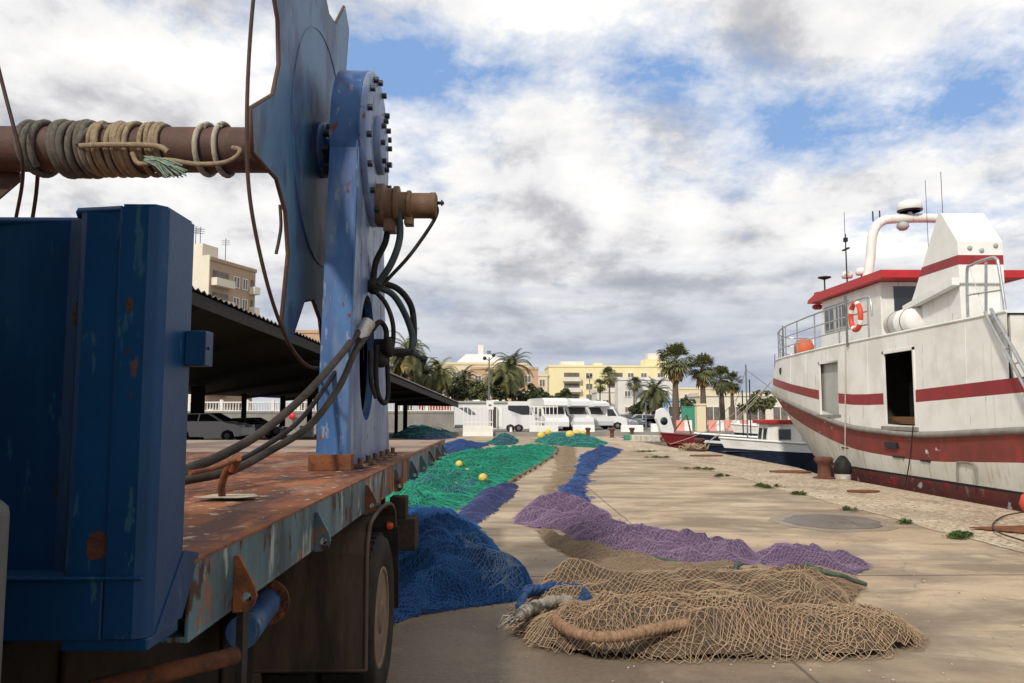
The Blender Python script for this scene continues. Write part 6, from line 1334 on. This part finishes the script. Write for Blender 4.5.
t, hl = small_boat('narrow black-hulled boat with white rim and two masts behind the rope heap', (13.7, 37.6, -.92), R(177), 7.2, 2.3, 1.25, 'navyhull', 'navyhull', .9)
mb = MB(); mb.tube([(2.2, 0, 1.0), (2.2, 0, 3.6)], .03, 6); mb.tube([(1.9, .2, 1.0), (1.9, .2, 4.1)], .03, 6); mb.tube([(2.2, 0, 3.5), (3.9, 0, 1.6)], .010, 4); mb.build('mast', 'steel_dark', t)
mb = MB(); mb.box((.1, -.5, 1.0), (.9, .5, 1.45)); mb.build('fish_box', 'awning_blue', t)
t, hl = small_boat('dark red boat with white rim moored third from the trawler', (12.7, 41.6, -.95), R(174), 6.8, 2.4, 1.20, 'maroon', 'maroon', .9, trim='maroon')
mb = MB(); mb.tube([(1.2, 0, 1.0), (1.2, 0, 3.6)], .03, 6); mb.build('mast', 'galv', t)
t, hl = small_boat('pale boat with white wheelhouse moored far behind the red cabin roof', (17.5, 43.5, -.75), R(170), 8.0, 2.8, 1.4, 'boatwhite', 'navyhull', .8)
mb = MB(); mb.hull8([(-1, -.9, 1.1), (1.2, -.9, 1.1), (1.2, .9, 1.1), (-1, .9, 1.1)], [(-1, -.8, 2.9), (.9, -.75, 2.9), (.9, .75, 2.9), (-1, .8, 2.9)]); c_ = mb.build('cabin', 'white', t, bevel=.03)
for y in (-.45, .45): mb = MB(); mb.add([(1.115, y-.3, 2.0), (1.115, y+.3, 2.0), (1.0, y+.28, 2.6), (1.0, y-.28, 2.6)], [(0, 1, 2, 3)]); mb.build('window', 'glass', c_)
mb = MB()
for x in (-1.6, -3.2):
    for y in (-1, 1): mb.tube([(x, y, 1.1), (x, y, 3.3)], .04, 6)
mb.tube([(-1.6, -1, 3.3), (-1.6, 1, 3.3), (-3.2, 1, 3.3), (-3.2, -1, 3.3), (-1.6, -1, 3.3)], .04, 6); mb.tube([(.2, 0, 2.9), (.2, 0, 6.5)], .04, 6); mb.build('gantry', 'white', t)
t, hl = small_boat('white stern of a boat close behind the bow of the trawler', (15.0, 35.6, -.8), R(186), 6.0, 2.5, 1.6, 'boatwhite', 'boatwhite', .7)
mb = MB(); mb.hull8([(-1.2, -.8, 1.2), (.8, -.8, 1.2), (.8, .8, 1.2), (-1.2, .8, 1.2)], [(-1.2, -.7, 2.5), (.5, -.65, 2.5), (.5, .65, 2.5), (-1.2, .7, 2.5)]); mb.build('cabin', 'boatwhite', t, bevel=.03)
# white dinghy standing on its stern by the kerb
g = G(668, 441.5); t = thing('dinghy', 'white dinghy with black hatch propped up on the far quay by the red boat', 'dinghy', (g.x, g.y, 0), R(10)); mb = MB(); pl = [(-.32, .25), (-.72, 1.3), (-.62, 1.75), (-.3, 1.9), (.05, 1.55), (.30, .7), (.30, .2)]
mb.prism(pl, 'y', -.15, .18); mb.build('hull', 'white', t, bevel=.06); mb = MB(); mb.lathe([(.02, -.02), (.22, -.02), (.22, .0), (.02, .0)], (-.28, -.152, 1.15), 'y', 16); mb.build('hatch', 'black', t)
mb = MB(); mb.tube([(-.3, .3, 0), (-.2, .0, .9)], .04, 6); mb.tube([(.5, .3, 0), (.1, .0, .9)], .04, 6); mb.box((-.5, -.2, 0), (.5, .3, .06)); mb.tube([(.3, 0, .5), (1.2, .1, 1.5), (1.5, .1, .1)], .05, 6); mb.build('trestle', 'rust', t)
for i, (px, py, m, lab) in enumerate(((640, 441, 'buoy_white', 'upturned white tub on the far quay'), (650, 441.5, 'buoy_white', 'second upturned white tub nearer the red boat'), (633, 440.5, 'fencegreen', 'upturned green tub left of the white tubs'))):
    g = G(px, py); mb = MB(); mb.box((-.5, -.3, .06), (.5, .3, .34)); mb.box((-.56, -.35, 0), (.56, .35, .06)); o = mb.build('tub', m, None, .03); o.location = g; tag(o, lab, 'tub', 'tubs on the far quay')
